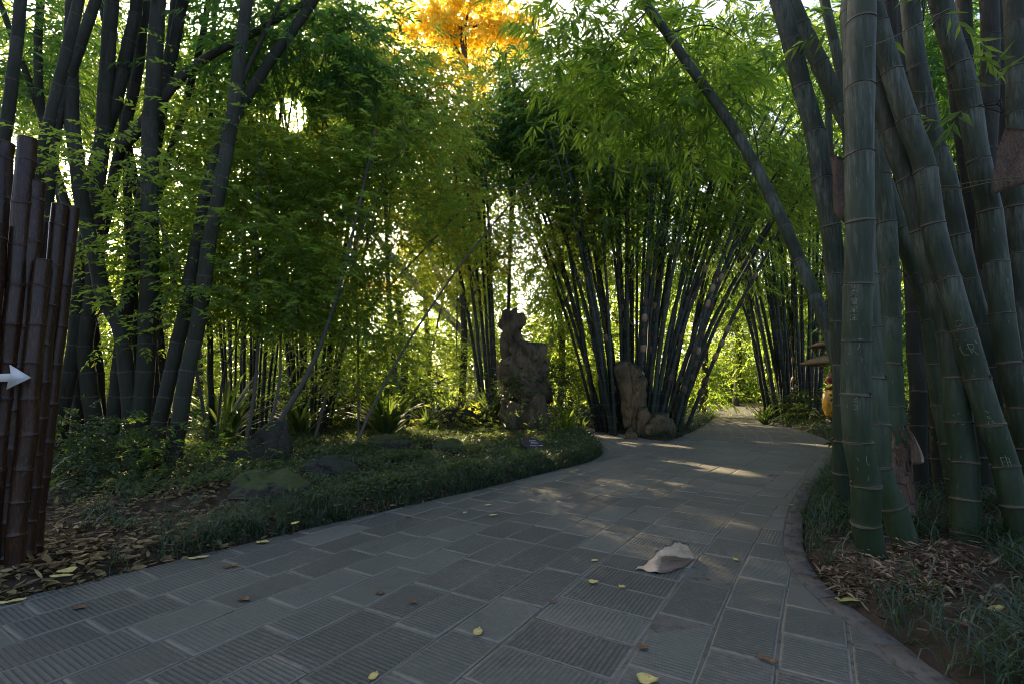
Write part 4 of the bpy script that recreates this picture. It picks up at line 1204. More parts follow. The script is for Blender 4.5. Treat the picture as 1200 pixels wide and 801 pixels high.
crown('leafy_crown', lf, [(400, 190, 11.2, 70, 50, 1.1, 60), (320, 190, 11.2, 60, 45, 1.1, 55), (440, 260, 11, 50, 40, .9, 45), (380, 150, 11.4, 60, 40, 1, 60)], 'fine', 'f_olive', 1.5)
l2 = clump('loose bamboo clump of thin culms left of the strap leaved plant', (262, 320, 478), (240, 350, 200), 10.2, .5, .034, 16, 'culm_mid', 2.5, 9)
crown('leafy_crown', l2, [(270, 180, 10.2, 55, 50, 1.0, 60), (330, 230, 10, 60, 40, .9, 50), (250, 260, 10, 40, 40, .8, 40)], 'fine', 'f_maple', 1.4)
rb = clump('shaded bamboo clump seen through gaps of the giant culms', (1090, 1260, 500), (1040, 1290, 180), 9.5, .8, .07, 16, 'culm_dark', 3, 10)
crown('leafy_crown', rb, [(1080, 40, 9.5, 60, 90, 1.2, 55), (1160, 100, 9.5, 70, 120, 1.3, 55), (1010, 100, 10, 60, 90, 1.2, 45), (1120, 300, 10.5, 90, 120, 1.2, 45), (1180, 420, 10, 60, 70, 1, 45), (1080, 440, 11, 50, 60, 1, 40)], 'bamboo', 'f_blue', 1.3)

# ---------------------------------------------------------------- thin leaning stems and small trees
def stem_tree(label, pix, y0, y1, r, mat, blobs=None, kind='fine', fmat='f_maple', scale=1.2, flat=.5, extend=.6, name='small_tree', group=None, taper=.4):
    pts = spline(line3(pix, y0, y1, True, extend), 8)
    n = len(pts)
    rad = np.linspace(r, r * taper, n) * (1 + .06 * np.sin(np.arange(n) * 1.7))
    v, f = tube(pts, rad, 9)
    root = tag(empty(name, tuple(pts[0])), label, 'small tree', group)
    obj('trunk', mesh_np('trunk', v - pts[0], f, True), M[mat], root)
    if blobs:
        crown('crown', root, blobs, kind, fmat, scale, flat)
        q = random.Random(int(pts[0][0] * 1000))
        for bq in blobs[:4]:
            c = P(bq[0], bq[1], bq[2])
            k = int(n * q.uniform(.55, .95))
            md = (pts[k] + c) / 2 + np.array([0, 0, .12])
            bp = spline(np.array([pts[k], md, c]), 5)
            bv, bf = tube(bp, np.linspace(r * .35, r * .1, len(bp)), 5)
            obj('branch', mesh_np('branch', bv - pts[0], bf, True), M[mat], root)
    return root

stem_tree('thin dark stem leaning right, rooted beside the flat mossy boulder', [(414, 530), (434, 482), (468, 418), (500, 368), (540, 310), (577, 264), (610, 225)], 8.6, 9.2, .030, 'culm_mid', [(580, 250, 9.4, 50, 26, .6, 60), (520, 225, 9.3, 45, 28, .6, 60)], extend=.5)
stem_tree('pale bent stem with ringed bark beside the dark slanting rock', [(314, 546), (318, 522), (330, 490), (350, 457), (369, 420), (384, 380), (399, 330), (418, 255), (432, 190)], 7.5, 7.9, .052, 'culm_pale', [(430, 190, 8.2, 70, 40, .7, 90), (480, 150, 8.6, 60, 50, .8, 100), (390, 250, 8.2, 60, 25, .6, 70), (450, 240, 8.6, 50, 22, .6, 60)])
stem_tree('slim pale stem standing straight left of the bent pale stem', [(283, 545), (292, 500), (300, 440), (303, 360), (300, 270), (303, 200)], 7.5, 7.7, .032, 'culm_pale', [(300, 240, 7.8, 85, 20, .6, 90), (330, 290, 7.8, 70, 18, .6, 80), (265, 300, 7.6, 55, 16, .5, 75), (310, 195, 8, 60, 20, .5, 80)])
stem_tree('short slim stem between the two pale stems', [(298, 540), (318, 490), (328, 440), (330, 380), (345, 320)], 7.8, 8.2, .03, 'culm_mid', [(355, 330, 8.2, 70, 20, .5, 80), (380, 390, 8.3, 60, 18, .5, 75), (300, 390, 8, 40, 14, .4, 60)])
stem_tree('thin dark stem curving up left of the strap leaves', [(243, 520), (238, 478), (228, 425), (210, 350), (195, 290)], 7.0, 6.8, .028, 'culm_dark', [(190, 285, 6.8, 55, 14, .4, 80), (215, 340, 6.8, 60, 13, .4, 75), (240, 375, 7, 50, 12, .4, 70), (185, 395, 6.8, 40, 10, .3, 60)])
stem_tree('thin forked stem among the ferny leaves left of centre', [(258, 470), (262, 440), (276, 400), (285, 360)], 8.2, 8.4, .024, 'culm_dark', [(280, 360, 8.4, 60, 16, .5, 70)])
stem_tree('long thin stem sloping to the upper right through the olive leaves', [(390, 440), (415, 385), (446, 348), (486, 304), (522, 266)], 9.6, 10, .034, 'culm_mid', [(450, 330, 10, 60, 28, .7, 80), (500, 285, 10, 55, 25, .7, 60), (415, 395, 9.8, 60, 30, .7, 90)])
stem_tree('slim upright stem in the dark leaves right of the thin bamboo clump', [(420, 500), (420, 440), (419, 380), (416, 300)], 9.8, 10, .03, 'culm_mid', [(425, 350, 10, 55, 28, .7, 90), (440, 410, 10, 50, 25, .6, 100), (400, 440, 10, 40, 20, .6, 90), (460, 445, 10.3, 40, 22, .6, 80)], scale=1.25)
stem_tree('rounded olive leaved tree spreading under the golden ginkgo', [(470, 505), (462, 430), (455, 330), (452, 220), (455, 150)], 11.5, 11.5, .075, 'culm_mid', [(450, 110, 11.5, 75, 48, 1.0, 150), (520, 120, 11.8, 35, 50, .9, 120), (470, 70, 11.6, 45, 25, .8, 90), (490, 140, 11.5, 50, 50, 1.0, 130), (415, 150, 11.3, 60, 50, 1.0, 120), (460, 200, 11.5, 70, 40, 1.0, 90), (500, 215, 11.6, 45, 30, .8, 60), (400, 215, 11.4, 50, 35, .9, 80), (425, 285, 11.4, 50, 24, .8, 60)], fmat='f_olive', scale=1.4, flat=.8, name='olive_tree')

# ---------------------------------------------------------------- trees behind
def big_tree(name, label, pix, Y, r, mat, blobs, kind, fmat, scale, cat='tree', group=None, limbs=True):
    pts = spline(line3(pix, Y, Y, True, .5), 8)
    n = len(pts)
    v, f = tube(pts, np.linspace(r, r * .35, n), 9)
    root = tag(empty(name, tuple(pts[0])), label, cat, group)
    obj('trunk', mesh_np('trunk', v - pts[0], f, True), M[mat], root)
    if limbs:
        q = random.Random(len(label))
        for bq in blobs[:6]:
            c = P(bq[0], bq[1], bq[2]); k = int(n * q.uniform(.5, .95))
            md = (pts[k] + c) / 2 + np.array([0, 0, .3])
            bp = spline(np.array([pts[k], md, c]), 5)
            bv, bf = tube(bp, np.linspace(r * .4, r * .08, len(bp)), 6)
            obj('limb', mesh_np('limb', bv - pts[0], bf, True), M[mat], root)
    crown('crown', root, blobs, kind, fmat, scale)
    return root

big_tree('ginkgo_tree', 'tall ginkgo tree with glowing golden leaves at the top centre', [(575, 470), (570, 330), (560, 200), (552, 120), (540, 40)], 34, .34, 'bark', [(545, 35, 34, 78, 50, 1.6, 19), (500, 10, 34, 60, 36, 1.5, 18), (602, 35, 34, 40, 36, 1.4, 18), (552, 88, 34, 34, 26, 1.2, 17), (545, 118, 34, 16, 16, 1, 18), (560, -20, 34, 60, 25, 2, 14), (612, 72, 34, 22, 10, 1, 8)], 'gold', 'f_gold', 1.25)
big_tree('ginkgo_tree', 'smaller golden ginkgo glimpsed low through the leaves left of centre', [(505, 470), (500, 380), (495, 300), (497, 230)], 38, .3, 'bark', [(470, 310, 38, 55, 30, 3, 7), (505, 275, 38, 35, 30, 2, 7), (540, 185, 38, 40, 25, 2.5, 7), (510, 160, 38, 20, 18, 2, 6), (445, 70, 36, 30, 30, 2, 9), (425, 60, 38, 40, 20, 2, 6), (440, 330, 38, 40, 18, 2, 6)], 'gold', 'f_gold', 1.2)
def pale_trunk(label, pix, Y, r):
    pts = spline(line3(pix, Y, Y, True, 0), 8)
    v, f = tube(pts, np.linspace(r, r * .6, len(pts)) * (1 + .06 * np.sin(np.arange(len(pts)) * 1.3)), 10)
    root = tag(empty('bare_tree', tuple(pts[0])), label, 'tree')
    obj('trunk', mesh_np('trunk', v - pts[0], f, True), M['bark_pale'], root)
    crown('crown', root, [(pix[-1][0], pix[-1][1] - 15, Y, 40, 30, 1.5, 16)], 'broad', 'f_far', 1.8)
    return root
pale_trunk('pale thick trunk slanting to the upper left behind the thin leaning stem', [(600, 450), (560, 405), (526, 372), (492, 340), (452, 292), (425, 250)], 22, .24)
pale_trunk('pale trunk forking up steeply above the slanting pale trunk', [(590, 460), (560, 395), (535, 360), (516, 325), (503, 295), (498, 250)], 24, .18)
pale_trunk('pale upright trunk half hidden behind the slim bamboo clump', [(562, 470), (558, 380), (556, 290), (555, 190)], 26, .28)

BG = [  # label, foot x, Y, blobs, kind, mat, scale
 ('bright yellow green tree lit beyond the bend of the path', 862, 34, [(858, 395, 34, 36, 30, 2.5, 34), (885, 375, 34, 28, 30, 2, 34), (850, 350, 36, 30, 30, 2, 26), (880, 425, 33, 24, 18, 1.5, 34)], 'broad', 'f_far', 1.7),
 ('low green tree at the very end of the path', 872, 42, [(862, 448, 42, 44, 18, 2, 40), (890, 435, 42, 26, 20, 2, 40), (840, 440, 42, 22, 20, 2, 40)], 'broad', 'f_bamboo', 1.8),
 ('green leafy tree beside the path left of its far bend', 822, 21, [(822, 420, 21, 22, 50, 1.2, 60), (815, 350, 21, 25, 50, 1.2, 40), (830, 465, 21, 16, 18, 1, 60), (812, 460, 20, 18, 22, 1, 60)], 'fine', 'f_maple', 2.0),
 ('lit green tree seen between the eroded rock and the large clump', 655, 22, [(655, 400, 22, 40, 60, 2, 42), (680, 330, 22, 45, 50, 2, 36), (640, 330, 22, 35, 40, 2, 32), (700, 420, 22, 40, 50, 2, 40)], 'broad', 'f_far', 1.6),
 ('glowing yellow green bushy tree left of the eroded rock', 540, 19, [(530, 340, 19.5, 60, 45, 1.4, 34), (575, 380, 19.5, 40, 50, 1.3, 34), (600, 290, 20, 50, 40, 1.4, 30), (535, 430, 19, 45, 38, 1.6, 55), (500, 440, 19, 45, 32, 1.5, 55), (545, 385, 19, 40, 28, 1.3, 40), (485, 405, 19, 40, 26, 1.3, 45)], 'fine', 'f_far', 2.0),
 ('green tree behind the long thin sloping stem', 470, 17, [(470, 380, 17, 50, 40, 1.5, 60), (440, 420, 17, 50, 40, 1.5, 65), (500, 350, 17, 40, 25, 1.2, 35), (460, 460, 17, 60, 25, 1.5, 65)], 'fine', 'f_maple', 1.9),
 ('lit low tree behind the middle of the left grove', 230, 16, [(230, 440, 16, 70, 32, 1.5, 50), (290, 425, 16, 60, 35, 1.5, 45), (180, 400, 17, 50, 35, 1.5, 30), (270, 370, 17, 60, 30, 1.4, 24), (340, 440, 16, 50, 40, 1.4, 50)], 'fine', 'f_far', 1.9),
 ('lit low tree showing between the leftmost trunks', 110, 15, [(110, 430, 15, 60, 40, 1.4, 50), (60, 420, 15, 60, 50, 1.4, 45), (160, 370, 16, 60, 30, 1.4, 28), (170, 450, 15, 50, 25, 1.2, 45)], 'fine', 'f_far', 1.9),
 ('tall leafy tree far behind the left grove', 190, 26, [(200, 200, 26, 70, 70, 3, 16), (140, 290, 26, 80, 50, 3, 14), (250, 280, 26, 70, 60, 3, 14), (70, 250, 26, 70, 70, 3, 14), (250, 120, 26, 80, 70, 3, 18), (40, 100, 26, 80, 80, 3, 16), (140, 90, 26, 80, 80, 3, 16)], 'broad', 'f_far', 1.9),
 ('tall leafy tree far behind the olive leaved tree', 372, 28, [(520, 210, 27, 70, 60, 3, 26), (545, 310, 26, 60, 50, 2.5, 26), (480, 270, 27, 60, 50, 2.5, 24), (400, 260, 28, 80, 70, 3, 20), (350, 330, 28, 80, 50, 3, 16), (330, 160, 28, 70, 70, 3, 22), (420, 120, 28, 70, 80, 3, 26), (540, 270, 28, 60, 60, 3, 12), (370, 60, 28, 90, 70, 3, 26)], 'broad', 'f_far', 1.9),
 ('tall dark leafy tree far behind the large clump', 760, 27, [(700, 180, 27, 100, 70, 3, 30), (800, 200, 27, 100, 70, 3, 30), (880, 120, 27, 90, 90, 3, 30), (700, 280, 27, 70, 60, 3, 22), (800, 300, 27, 70, 60, 3, 20), (620, 180, 27, 60, 60, 3, 26), (780, 100, 27, 100, 70, 3, 30), (930, 230, 27, 60, 80, 3, 30)], 'broad', 'f_bamboo', 1.9),
 ('tall leafy tree far behind the giant culms at right', 1080, 27, [(1000, 250, 27, 80, 130, 3, 28), (1100, 200, 27, 90, 150, 3, 30), (1190, 250, 27, 80, 170, 3, 30), (1040, 80, 27, 110, 100, 3, 28), (1180, 60, 27, 90, 90, 3, 30), (1050, 400, 26, 130, 60, 3, 36), (950, 400, 27, 60, 60, 2.5, 36)], 'broad', 'f_bamboo', 1.9),
]
for lab, fx, Y, blobs, kind, fm, sc_ in BG:
    blobs = [(*b_[:6], b_[6] * (2.8 if b_[6] <= 26 and Y > 25 else 1.5)) for b_ in blobs]
    ty = min(b_[1] for b_ in blobs)
    fy = 455 + 1.2 * FPX / Y
    big_tree('leafy_tree', lab, [(fx, fy), (fx + 4, (fy + ty) / 2), (fx - 3, ty + 10)], Y, .06 + .007 * Y, 'bark', blobs, kind, fm, sc_, group='trees behind the garden')

# a far wood that closes the view
a_, o_ = [], []
for i in range(700):
    az = RNG.uniform(-1.05, 1.05); R = RNG.uniform(46, 75)
    c = np.array([R * math.sin(az), R * math.cos(az), RNG.uniform(0, 1) ** 1.3 * 12])
    n = 26
    off = RNG.normal(0, 1, (n, 3)) * np.array([1.8, 1.8, 1.0])
    a_.append(c + off); o_.append(norm(off + RNG.normal(0, .5, (n, 3))))
A_, O_ = np.vstack(a_), np.vstack(o_)
A_[:, 2] = np.maximum(A_[:, 2], .1)
tag(obj('far_wood', leaf_mesh('far_wood', *sprays(A_, O_, 6, 1.0, .55, .34, .3, 1.0)[:5]), M['f_far']), kind='stuff')
# ---------------------------------------------------------------- rocks
def icos(sub):
    import bmesh
    bm = bmesh.new(); bmesh.ops.create_icosphere(bm, subdivisions=sub, radius=1)
    V = np.array([v.co[:] for v in bm.verts]); F = np.array([[v.index for v in f.verts] for f in bm.faces]); bm.free()
    return V, F
ICO = {k: icos(k) for k in (3, 4, 5)}

def nz(p): return noise.noise(Vector(p))
def rock(name, label, cat, base, prof, height, dr, mat, seed, sub=4, amp=.12, freq=2.2, group=None, parent=None, ridge=1.0, rotz=0.0, block=0.0):
    """prof: (height fraction, centre x, half width) in metres; base at ground"""
    U, F = ICO[sub]
    pf = np.array(prof)
    zf = (U[:, 2] + 1) / 2
    zf = .5 - .5 * np.cos(np.pi * zf); zf = zf * .6 + (U[:, 2] + 1) / 2 * .4
    ln = np.linalg.norm(U[:, :2], axis=1)
    rho = np.minimum(1, ln / .45) ** .6
    dirs = U[:, :2] / np.maximum(ln, 1e-6)[:, None]
    cx = np.interp(zf, pf[:, 0], pf[:, 1]); hw = np.interp(zf, pf[:, 0], pf[:, 2])
    X = cx + hw * dirs[:, 0] * rho; Yv = hw * dr * dirs[:, 1] * rho; Z = zf * height
    V = np.column_stack([X, Yv, Z])
    N = norm(np.column_stack([dirs * np.minimum(1, ln)[:, None], (U[:, 2]) * .6]))
    sz = max(height, hw.max() * 2)
    d = np.zeros(len(V))
    for i, p in enumerate(V / sz):
        q = Vector((p[0] * freq * 2 + seed * 7.3, p[1] * freq * 2, p[2] * freq * 1.6))
        a = noise.noise(q) + .5 * noise.noise(q * 2.1) + .3 * noise.noise(q * 4.3)
        rg = 1 - abs(noise.noise(q * 1.5 + Vector((3.1, 9, 2)))) * 2
        if block:
            vd, vp = noise.voronoi(Vector((p[0] * block, p[1] * block, p[2] * block * .62 + seed)))
            a = a * .5 + noise.cell(vp[0] * 7.7) * 1.3 - .9 * max(0, 1 - (vd[1] - vd[0]) / .16)
        d[i] = a * .75 + ridge * (rg - .6) * .45 + .12 * noise.noise(q * 9)
    V = V + N * (d * amp * sz)[:, None]
    c, s = math.cos(rotz), math.sin(rotz)
    V[:, 0], V[:, 1] = V[:, 0] * c - V[:, 1] * s, V[:, 0] * s + V[:, 1] * c
    me = mesh_np(name, V, F, not block)
    o = obj(name, me, M[mat], parent, tuple(base))
    if label: tag(o, label, cat, group)
    return o

def gpt(px, py, dz=0.0):
    g = G(px, py); g[2] = H1(g[0], g[1]) + dz
    return g
def at(px, Y, dz=0.0):
    r_ = P(px, 455, Y); return np.array([r_[0], Y, H1(r_[0], Y) + dz])
k12 = 12.6 / FPX

# tall eroded garden rock: silhouette from the photograph, in metres
b = at(616, 12.6, .0)
ped = b.copy()
def sil(rows, cx, ytop, ybot): return [((ybot - y) / (ybot - ytop), ((l + r) / 2 - cx) * k12, (r - l) / 2 * k12) for y, l, r in rows][::-1]
rows = [(360, 593, 608), (366, 586, 612), (378, 584, 614), (391, 586, 615), (397, 587, 618), (401, 588, 631), (407, 587, 637), (420, 588, 638), (432, 590, 637), (445, 591, 640), (458, 592, 646), (470, 592, 648)]
rock('scholar_rock', 'tall eroded brown rock standing on stacked boulders in the planting', 'rock', np.array([b[0], b[1], P(616, 472, 12.6)[2]]), sil(rows, 616, 360, 470), 110 * k12, .75, 'rock', 3, 5, .060, 3.6, ridge=1.5, block=4.6)
rock('pedestal_boulder', 'squat brown boulder under the left of the tall eroded rock', 'rock', b + np.array([-.28, -.15, -.05]), [(0, 0, .42), (.5, .02, .44), (1, 0, .30)], .86, .8, 'rock', 9, 4, .09, 2, block=3.0)
rock('pedestal_boulder', 'upright brown boulder under the right of the tall eroded rock', 'rock', b + np.array([.22, -.35, -.05]), [(0, 0, .36), (.5, -.02, .34), (1, .02, .24)], 1.0, .8, 'rock', 12, 4, .09, 2, block=3.0)
rock('boulder', 'slanting brown boulder low in the plants right of the pedestal', 'rock', gpt(662, 499, -.1), [(0, 0, .30), (.6, .06, .22), (1, .12, .10)], .52, .8, 'rock', 21, 4, .08, 2, block=3.0)
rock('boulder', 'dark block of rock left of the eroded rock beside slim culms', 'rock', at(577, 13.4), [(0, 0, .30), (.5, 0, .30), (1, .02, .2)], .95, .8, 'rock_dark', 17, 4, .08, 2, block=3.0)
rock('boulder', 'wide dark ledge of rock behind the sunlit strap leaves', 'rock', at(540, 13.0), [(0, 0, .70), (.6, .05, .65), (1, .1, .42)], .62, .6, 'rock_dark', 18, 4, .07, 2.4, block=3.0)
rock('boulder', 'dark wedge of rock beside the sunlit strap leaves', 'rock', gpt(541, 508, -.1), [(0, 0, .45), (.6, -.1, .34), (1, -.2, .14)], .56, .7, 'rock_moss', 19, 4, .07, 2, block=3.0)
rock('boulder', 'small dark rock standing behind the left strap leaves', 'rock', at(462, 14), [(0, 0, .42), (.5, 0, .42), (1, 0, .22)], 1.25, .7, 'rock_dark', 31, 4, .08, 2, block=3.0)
# left bed boulders
rock('boulder', 'flat topped mossy boulder at the foot of the thin leaning stem', 'rock', gpt(453, 536, -.02), [(0, 0, .42), (.6, 0, .44), (1, .02, .34)], .28, .6, 'rock_moss', 41, 4, .05, 2, block=3.0)
rock('boulder', 'low mossy boulder in the ground cover left of the small sign', 'rock', gpt(524, 537, -.02), [(0, 0, .36), (.6, .02, .30), (1, .0, .16)], .26, .7, 'rock_moss', 42, 4, .06, 2, block=3.0)
rock('boulder', 'broad moss topped boulder with yellow leaves on it near the grass border', 'rock', gpt(315, 592, -.022), [(0, 0, .46), (.55, .02, .42), (1, .02, .24)], .25, .6, 'rock_moss', 43, 4, .06, 2, block=3.0)
rock('boulder', 'dark rounded boulder just behind the broad moss topped one', 'rock', gpt(384, 566, -.02), [(0, 0, .44), (.55, -.03, .36), (1, -.05, .18)], .27, .7, 'rock_dark', 44, 4, .06, 2, block=3.0)
rock('boulder', 'large dark slanting rock behind the pale bent stem', 'rock', gpt(284, 552, -.1) + np.array([0, .25, 0]), [(0, -.05, .60), (.4, .12, .42), (.8, .30, .20), (1, .38, .1)], .66, .6, 'rock_dark', 45, 4, .05, 2, block=3.0)
rock('boulder', 'small dark stone in the ground cover by the flat topped boulder', 'rock', gpt(412, 556, -.1), [(0, 0, .26), (.6, 0, .22), (1, 0, .12)], .24, .7, 'rock_dark', 46, 4, .06, 2, block=3.0)
# ochre rocks at the foot of the large clump
rows = [(425, 722, 741), (432, 721, 752), (440, 723, 755), (455, 726, 756), (470, 728, 757), (485, 729, 756), (500, 731, 754), (512, 732, 756)]
bb = gpt(742, 509, -.06)
kk = bb[1] / FPX
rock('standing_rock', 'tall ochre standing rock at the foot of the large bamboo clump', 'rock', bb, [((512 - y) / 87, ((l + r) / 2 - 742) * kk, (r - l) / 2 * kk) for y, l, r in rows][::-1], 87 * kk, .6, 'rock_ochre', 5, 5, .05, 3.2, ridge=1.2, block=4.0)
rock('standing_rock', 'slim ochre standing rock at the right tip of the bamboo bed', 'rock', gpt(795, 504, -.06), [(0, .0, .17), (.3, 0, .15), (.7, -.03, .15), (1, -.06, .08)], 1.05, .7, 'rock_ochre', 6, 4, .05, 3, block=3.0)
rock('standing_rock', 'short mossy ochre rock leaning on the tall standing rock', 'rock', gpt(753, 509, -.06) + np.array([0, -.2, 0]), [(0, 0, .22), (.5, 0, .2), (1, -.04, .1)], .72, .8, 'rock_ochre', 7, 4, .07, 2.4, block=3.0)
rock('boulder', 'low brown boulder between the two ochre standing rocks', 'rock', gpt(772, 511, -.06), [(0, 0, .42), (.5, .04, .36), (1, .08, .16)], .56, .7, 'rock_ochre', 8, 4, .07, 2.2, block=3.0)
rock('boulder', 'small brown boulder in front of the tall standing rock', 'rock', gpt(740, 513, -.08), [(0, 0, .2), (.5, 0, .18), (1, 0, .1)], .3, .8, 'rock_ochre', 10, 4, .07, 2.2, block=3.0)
rock('boulder', 'dark low rock at the left edge of the bamboo bed', 'rock', gpt(692, 498, -.06), [(0, 0, .4), (.5, 0, .36), (1, 0, .2)], .4, .8, 'rock_dark', 11, 4, .07, 2.2, block=3.0)

# ---------------------------------------------------------------- strap-leaved plants, shrubs
def straps(name, label, loc, n, L, W, mat='f_strap', cat='plant', group=None, arch=1.0, spread=.06, seed=0):
    rg = np.random.default_rng(seed + 100)
    k = 7
    az = rg.uniform(0, 2 * math.pi, n); el = rg.uniform(.75, 1.5, n)
    Ls = L * rg.uniform(.55, 1.15, n); t = np.linspace(0, 1, k)
    V = np.zeros((n, k, 2, 3)); 
    for i in range(n):
        e = el[i] - arch * 1.45 * t ** 1.7 * rg.uniform(.6, 1.15)
        ds = Ls[i] / (k - 1)
        rr_ = np.concatenate([[0], np.cumsum(np.cos(e[:-1]) * ds)]); zz = np.concatenate([[0], np.cumsum(np.sin(e[:-1]) * ds)])
        h = np.array([math.cos(az[i]), math.sin(az[i])]); sd = np.array([-h[1], h[0], 0])
        o_ = h * rg.uniform(0, spread)
        c = np.column_stack([rr_ * h[0] + o_[0], rr_ * h[1] + o_[1], np.maximum(zz, -.02) + .01])
        w = W * rg.uniform(.7, 1.2) * np.array([.55, .8, 1, 1, .85, .55, .04])
        V[i, :, 0] = c - sd * w[:, None] / 2; V[i, :, 1] = c + sd * w[:, None] / 2
        V[i, :, :, 2] += np.where(np.arange(k) % 2, .004, 0)[:, None]
    b_ = (np.arange(n) * k * 2)[:, None] + (np.arange(k - 1) * 2)[None]
    F = np.stack([b_, b_ + 1, b_ + 3, b_ + 2], -1).reshape(-1, 4)
    o = obj(name, mesh_np(name, V.reshape(-1, 3), F, True, rnd=np.repeat(rg.random(n), k * 2)), M[mat], None, tuple(loc))
    return tag(o, label, cat, group)

straps('strap_plant', 'broad strap leaved plant behind the flat topped mossy boulder', gpt(452, 522), 80, 1.35, .10, seed=1)
straps('strap_plant', 'sunlit strap leaved plant with drooping leaves in the centre', gpt(575, 506), 90, 1.3, .085, seed=2)
straps('strap_plant', 'large dark strap leaved plant under the thin culms at left', gpt(262, 532), 70, 1.5, .085, seed=3)
straps('strap_plant', 'dark strap leaved plant beside the pale bent stem', gpt(352, 522), 60, 1.2, .075, seed=4)
straps('strap_plant', 'strap leaved plant left of the tall ochre standing rock', gpt(717, 503), 34, 1.05, .09, seed=5)
straps('strap_plant', 'small strap leaved plant between the centre plants and the dark wedge rock', gpt(500, 512), 50, .8, .055, seed=6)
straps('strap_plant', 'pale striped strap leaves peeping out right of the lacquered pillar', at(48, 4.5), 16, .6, .035, mat='f_strap', seed=7)
straps('strap_plant', 'yellowish strap leaved plant right of the tall eroded rock', at(662, 12.4), 26, 1.1, .08, mat='f_bright', seed=8)
straps('strap_plant', 'grey green strap leaved plant at the left edge of the bamboo bed', at(680, 13.6), 40, .75, .06, seed=9)
straps('strap_plant', 'dark strap leaved plant at the left end of the low hedge', gpt(897, 497), 44, .9, .07, seed=10)
def shrub(label, name, blobs, mat, kind='shrub', scale=1.0, stems=5, seed=0, cat='shrub'):
    b0 = blobs[0]
    f0 = at(b0[0], b0[2])
    root = tag(empty(name, tuple(f0)), label, cat)
    crown('foliage', root, blobs, kind, mat, scale, zmin=.03)
    q = random.Random(seed)
    for i in range(stems):
        bq = blobs[i % len(blobs)]
        c = P(bq[0] + q.uniform(-.5, .5) * bq[3], bq[1] - q.uniform(-.3, .5) * bq[4], bq[2])
        ft_ = at(bq[0] + q.uniform(-.2, .2) * bq[3], bq[2]) - np.array([0, 0, .05])
        bp = spline(np.array([ft_, (ft_ + c) / 2 + np.array([q.uniform(-.05, .05), 0, 0]), c]), 4)
        v, f = tube(bp, np.linspace(.012, .004, len(bp)), 5)
        obj('stem', mesh_np('stem', v - f0, f, True), M['bark'], root)
    return root
shrub('round dark shrub of small leaves right of the lacquered pillar', 'shrub', [(120, 515, 5.9, 62, 34, .5, 200), (85, 535, 5.8, 40, 30, .4, 170), (160, 520, 6.0, 45, 30, .45, 180), (120, 552, 5.6, 70, 22, .5, 120)], 'f_shrub', seed=1)
shrub('low shrub with lighter leaf tips below the last dark culm', 'shrub', [(205, 535, 6.1, 40, 22, .4, 150), (240, 545, 6.2, 30, 16, .35, 130)], 'f_bamboo', seed=2)
shrub('clipped dark juniper mat draped over the pedestal boulders', 'juniper', [(622, 450, 11.95, 34, 13, .4, 420), (605, 462, 11.95, 28, 10, .35, 360), (638, 458, 12.0, 22, 12, .35, 360)], 'f_shrub', 'shrub', 1.3, seed=3)
shrub('low hedge of narrow leaves lining the right side of the bend', 'hedge', [(925, 480, 16.5, 28, 15, .8, 120), (950, 480, 16.2, 28, 15, .8, 120), (905, 484, 17, 14, 12, .6, 120), (970, 483, 15.8, 18, 14, .6, 120)], 'f_shrub', 'bamboo', 1.3, seed=4, cat='hedge')
shrub('azalea bush with small pink flowers behind the little sign', 'azalea', [(650, 514, 10.6, 46, 8, .5, 110), (610, 508, 11.0, 30, 9, .5, 110), (676, 519, 10.2, 18, 7, .4, 100)], 'f_bamboo', 'shrub', 1.1, 3, seed=5)
az_root = [o for o in bpy.data.objects if o.name.startswith('azalea')][0]
q = random.Random(4)
import itertools
def flower_mesh():
    V = [(0, 0, 0)]; F = []
    for i in range(5):
        a = i * 2 * math.pi / 5
        V += [(.022 * math.cos(a - .35), .022 * math.sin(a - .35), .008), (.034 * math.cos(a), .034 * math.sin(a), .012), (.022 * math.cos(a + .35), .022 * math.sin(a + .35), .008)]
        F.append([0, 3 * i + 1, 3 * i + 2, 3 * i + 3])
    return mesh_np('pink_flower', np.array(V), F, rnd=np.linspace(0, 1, 16))
fm = flower_mesh(); fm.materials.append(M['pink'])
for px, py, Y in ((604, 510, 10.6), (610, 504, 10.7), (613, 509, 10.5), (617, 508, 10.5), (619, 506, 10.6), (632, 505, 10.6), (638, 507, 10.5), (637, 515, 10.0), (644, 517, 9.9), (664, 515, 10.0), (670, 518, 9.9), (600, 507, 10.7), (628, 510, 10.4), (656, 520, 9.8)):
    o = obj('pink_flower', fm, None, az_root)
    o.location = Vector(P(px, py, Y)) - az_root.location
    o.rotation_euler = (q.uniform(.8, 1.5), q.uniform(-.5, .5), q.uniform(-1, 1))
shrub('bushy understorey plants below the glowing tree in the centre', 'shrub', [(440, 484, 12.5, 60, 10, .8, 60), (500, 492, 11.9, 45, 9, .6, 60), (400, 490, 12, 40, 10, .6, 70)], 'f_olive', 'broad', .9, 4, seed=6)
shrub('dark undergrowth shrub behind the thin bamboo clump', 'shrub', [(420, 465, 13, 70, 26, .8, 60), (330, 470, 13, 60, 24, .8, 50), (470, 455, 13.5, 40, 22, .7, 60)], 'f_shrub', 'broad', 1.1, 4, seed=7)
shrub('leafy shrub at the foot of the leafy tree by the far bend', 'shrub', [(815, 487, 19, 14, 9, .6, 70), (828, 484, 20.5, 10, 7, .5, 70)], 'f_shrub', 'broad', 1.1, 3, seed=8)
shrub('dim shrub behind the foot of the giant culms', 'shrub', [(1080, 515, 7.2, 70, 36, .7, 60), (1170, 520, 7, 60, 50, .7, 60), (1120, 505, 8.5, 30, 36, .5, 50)], 'f_shrub', 'broad', 1.0, 4, seed=9)

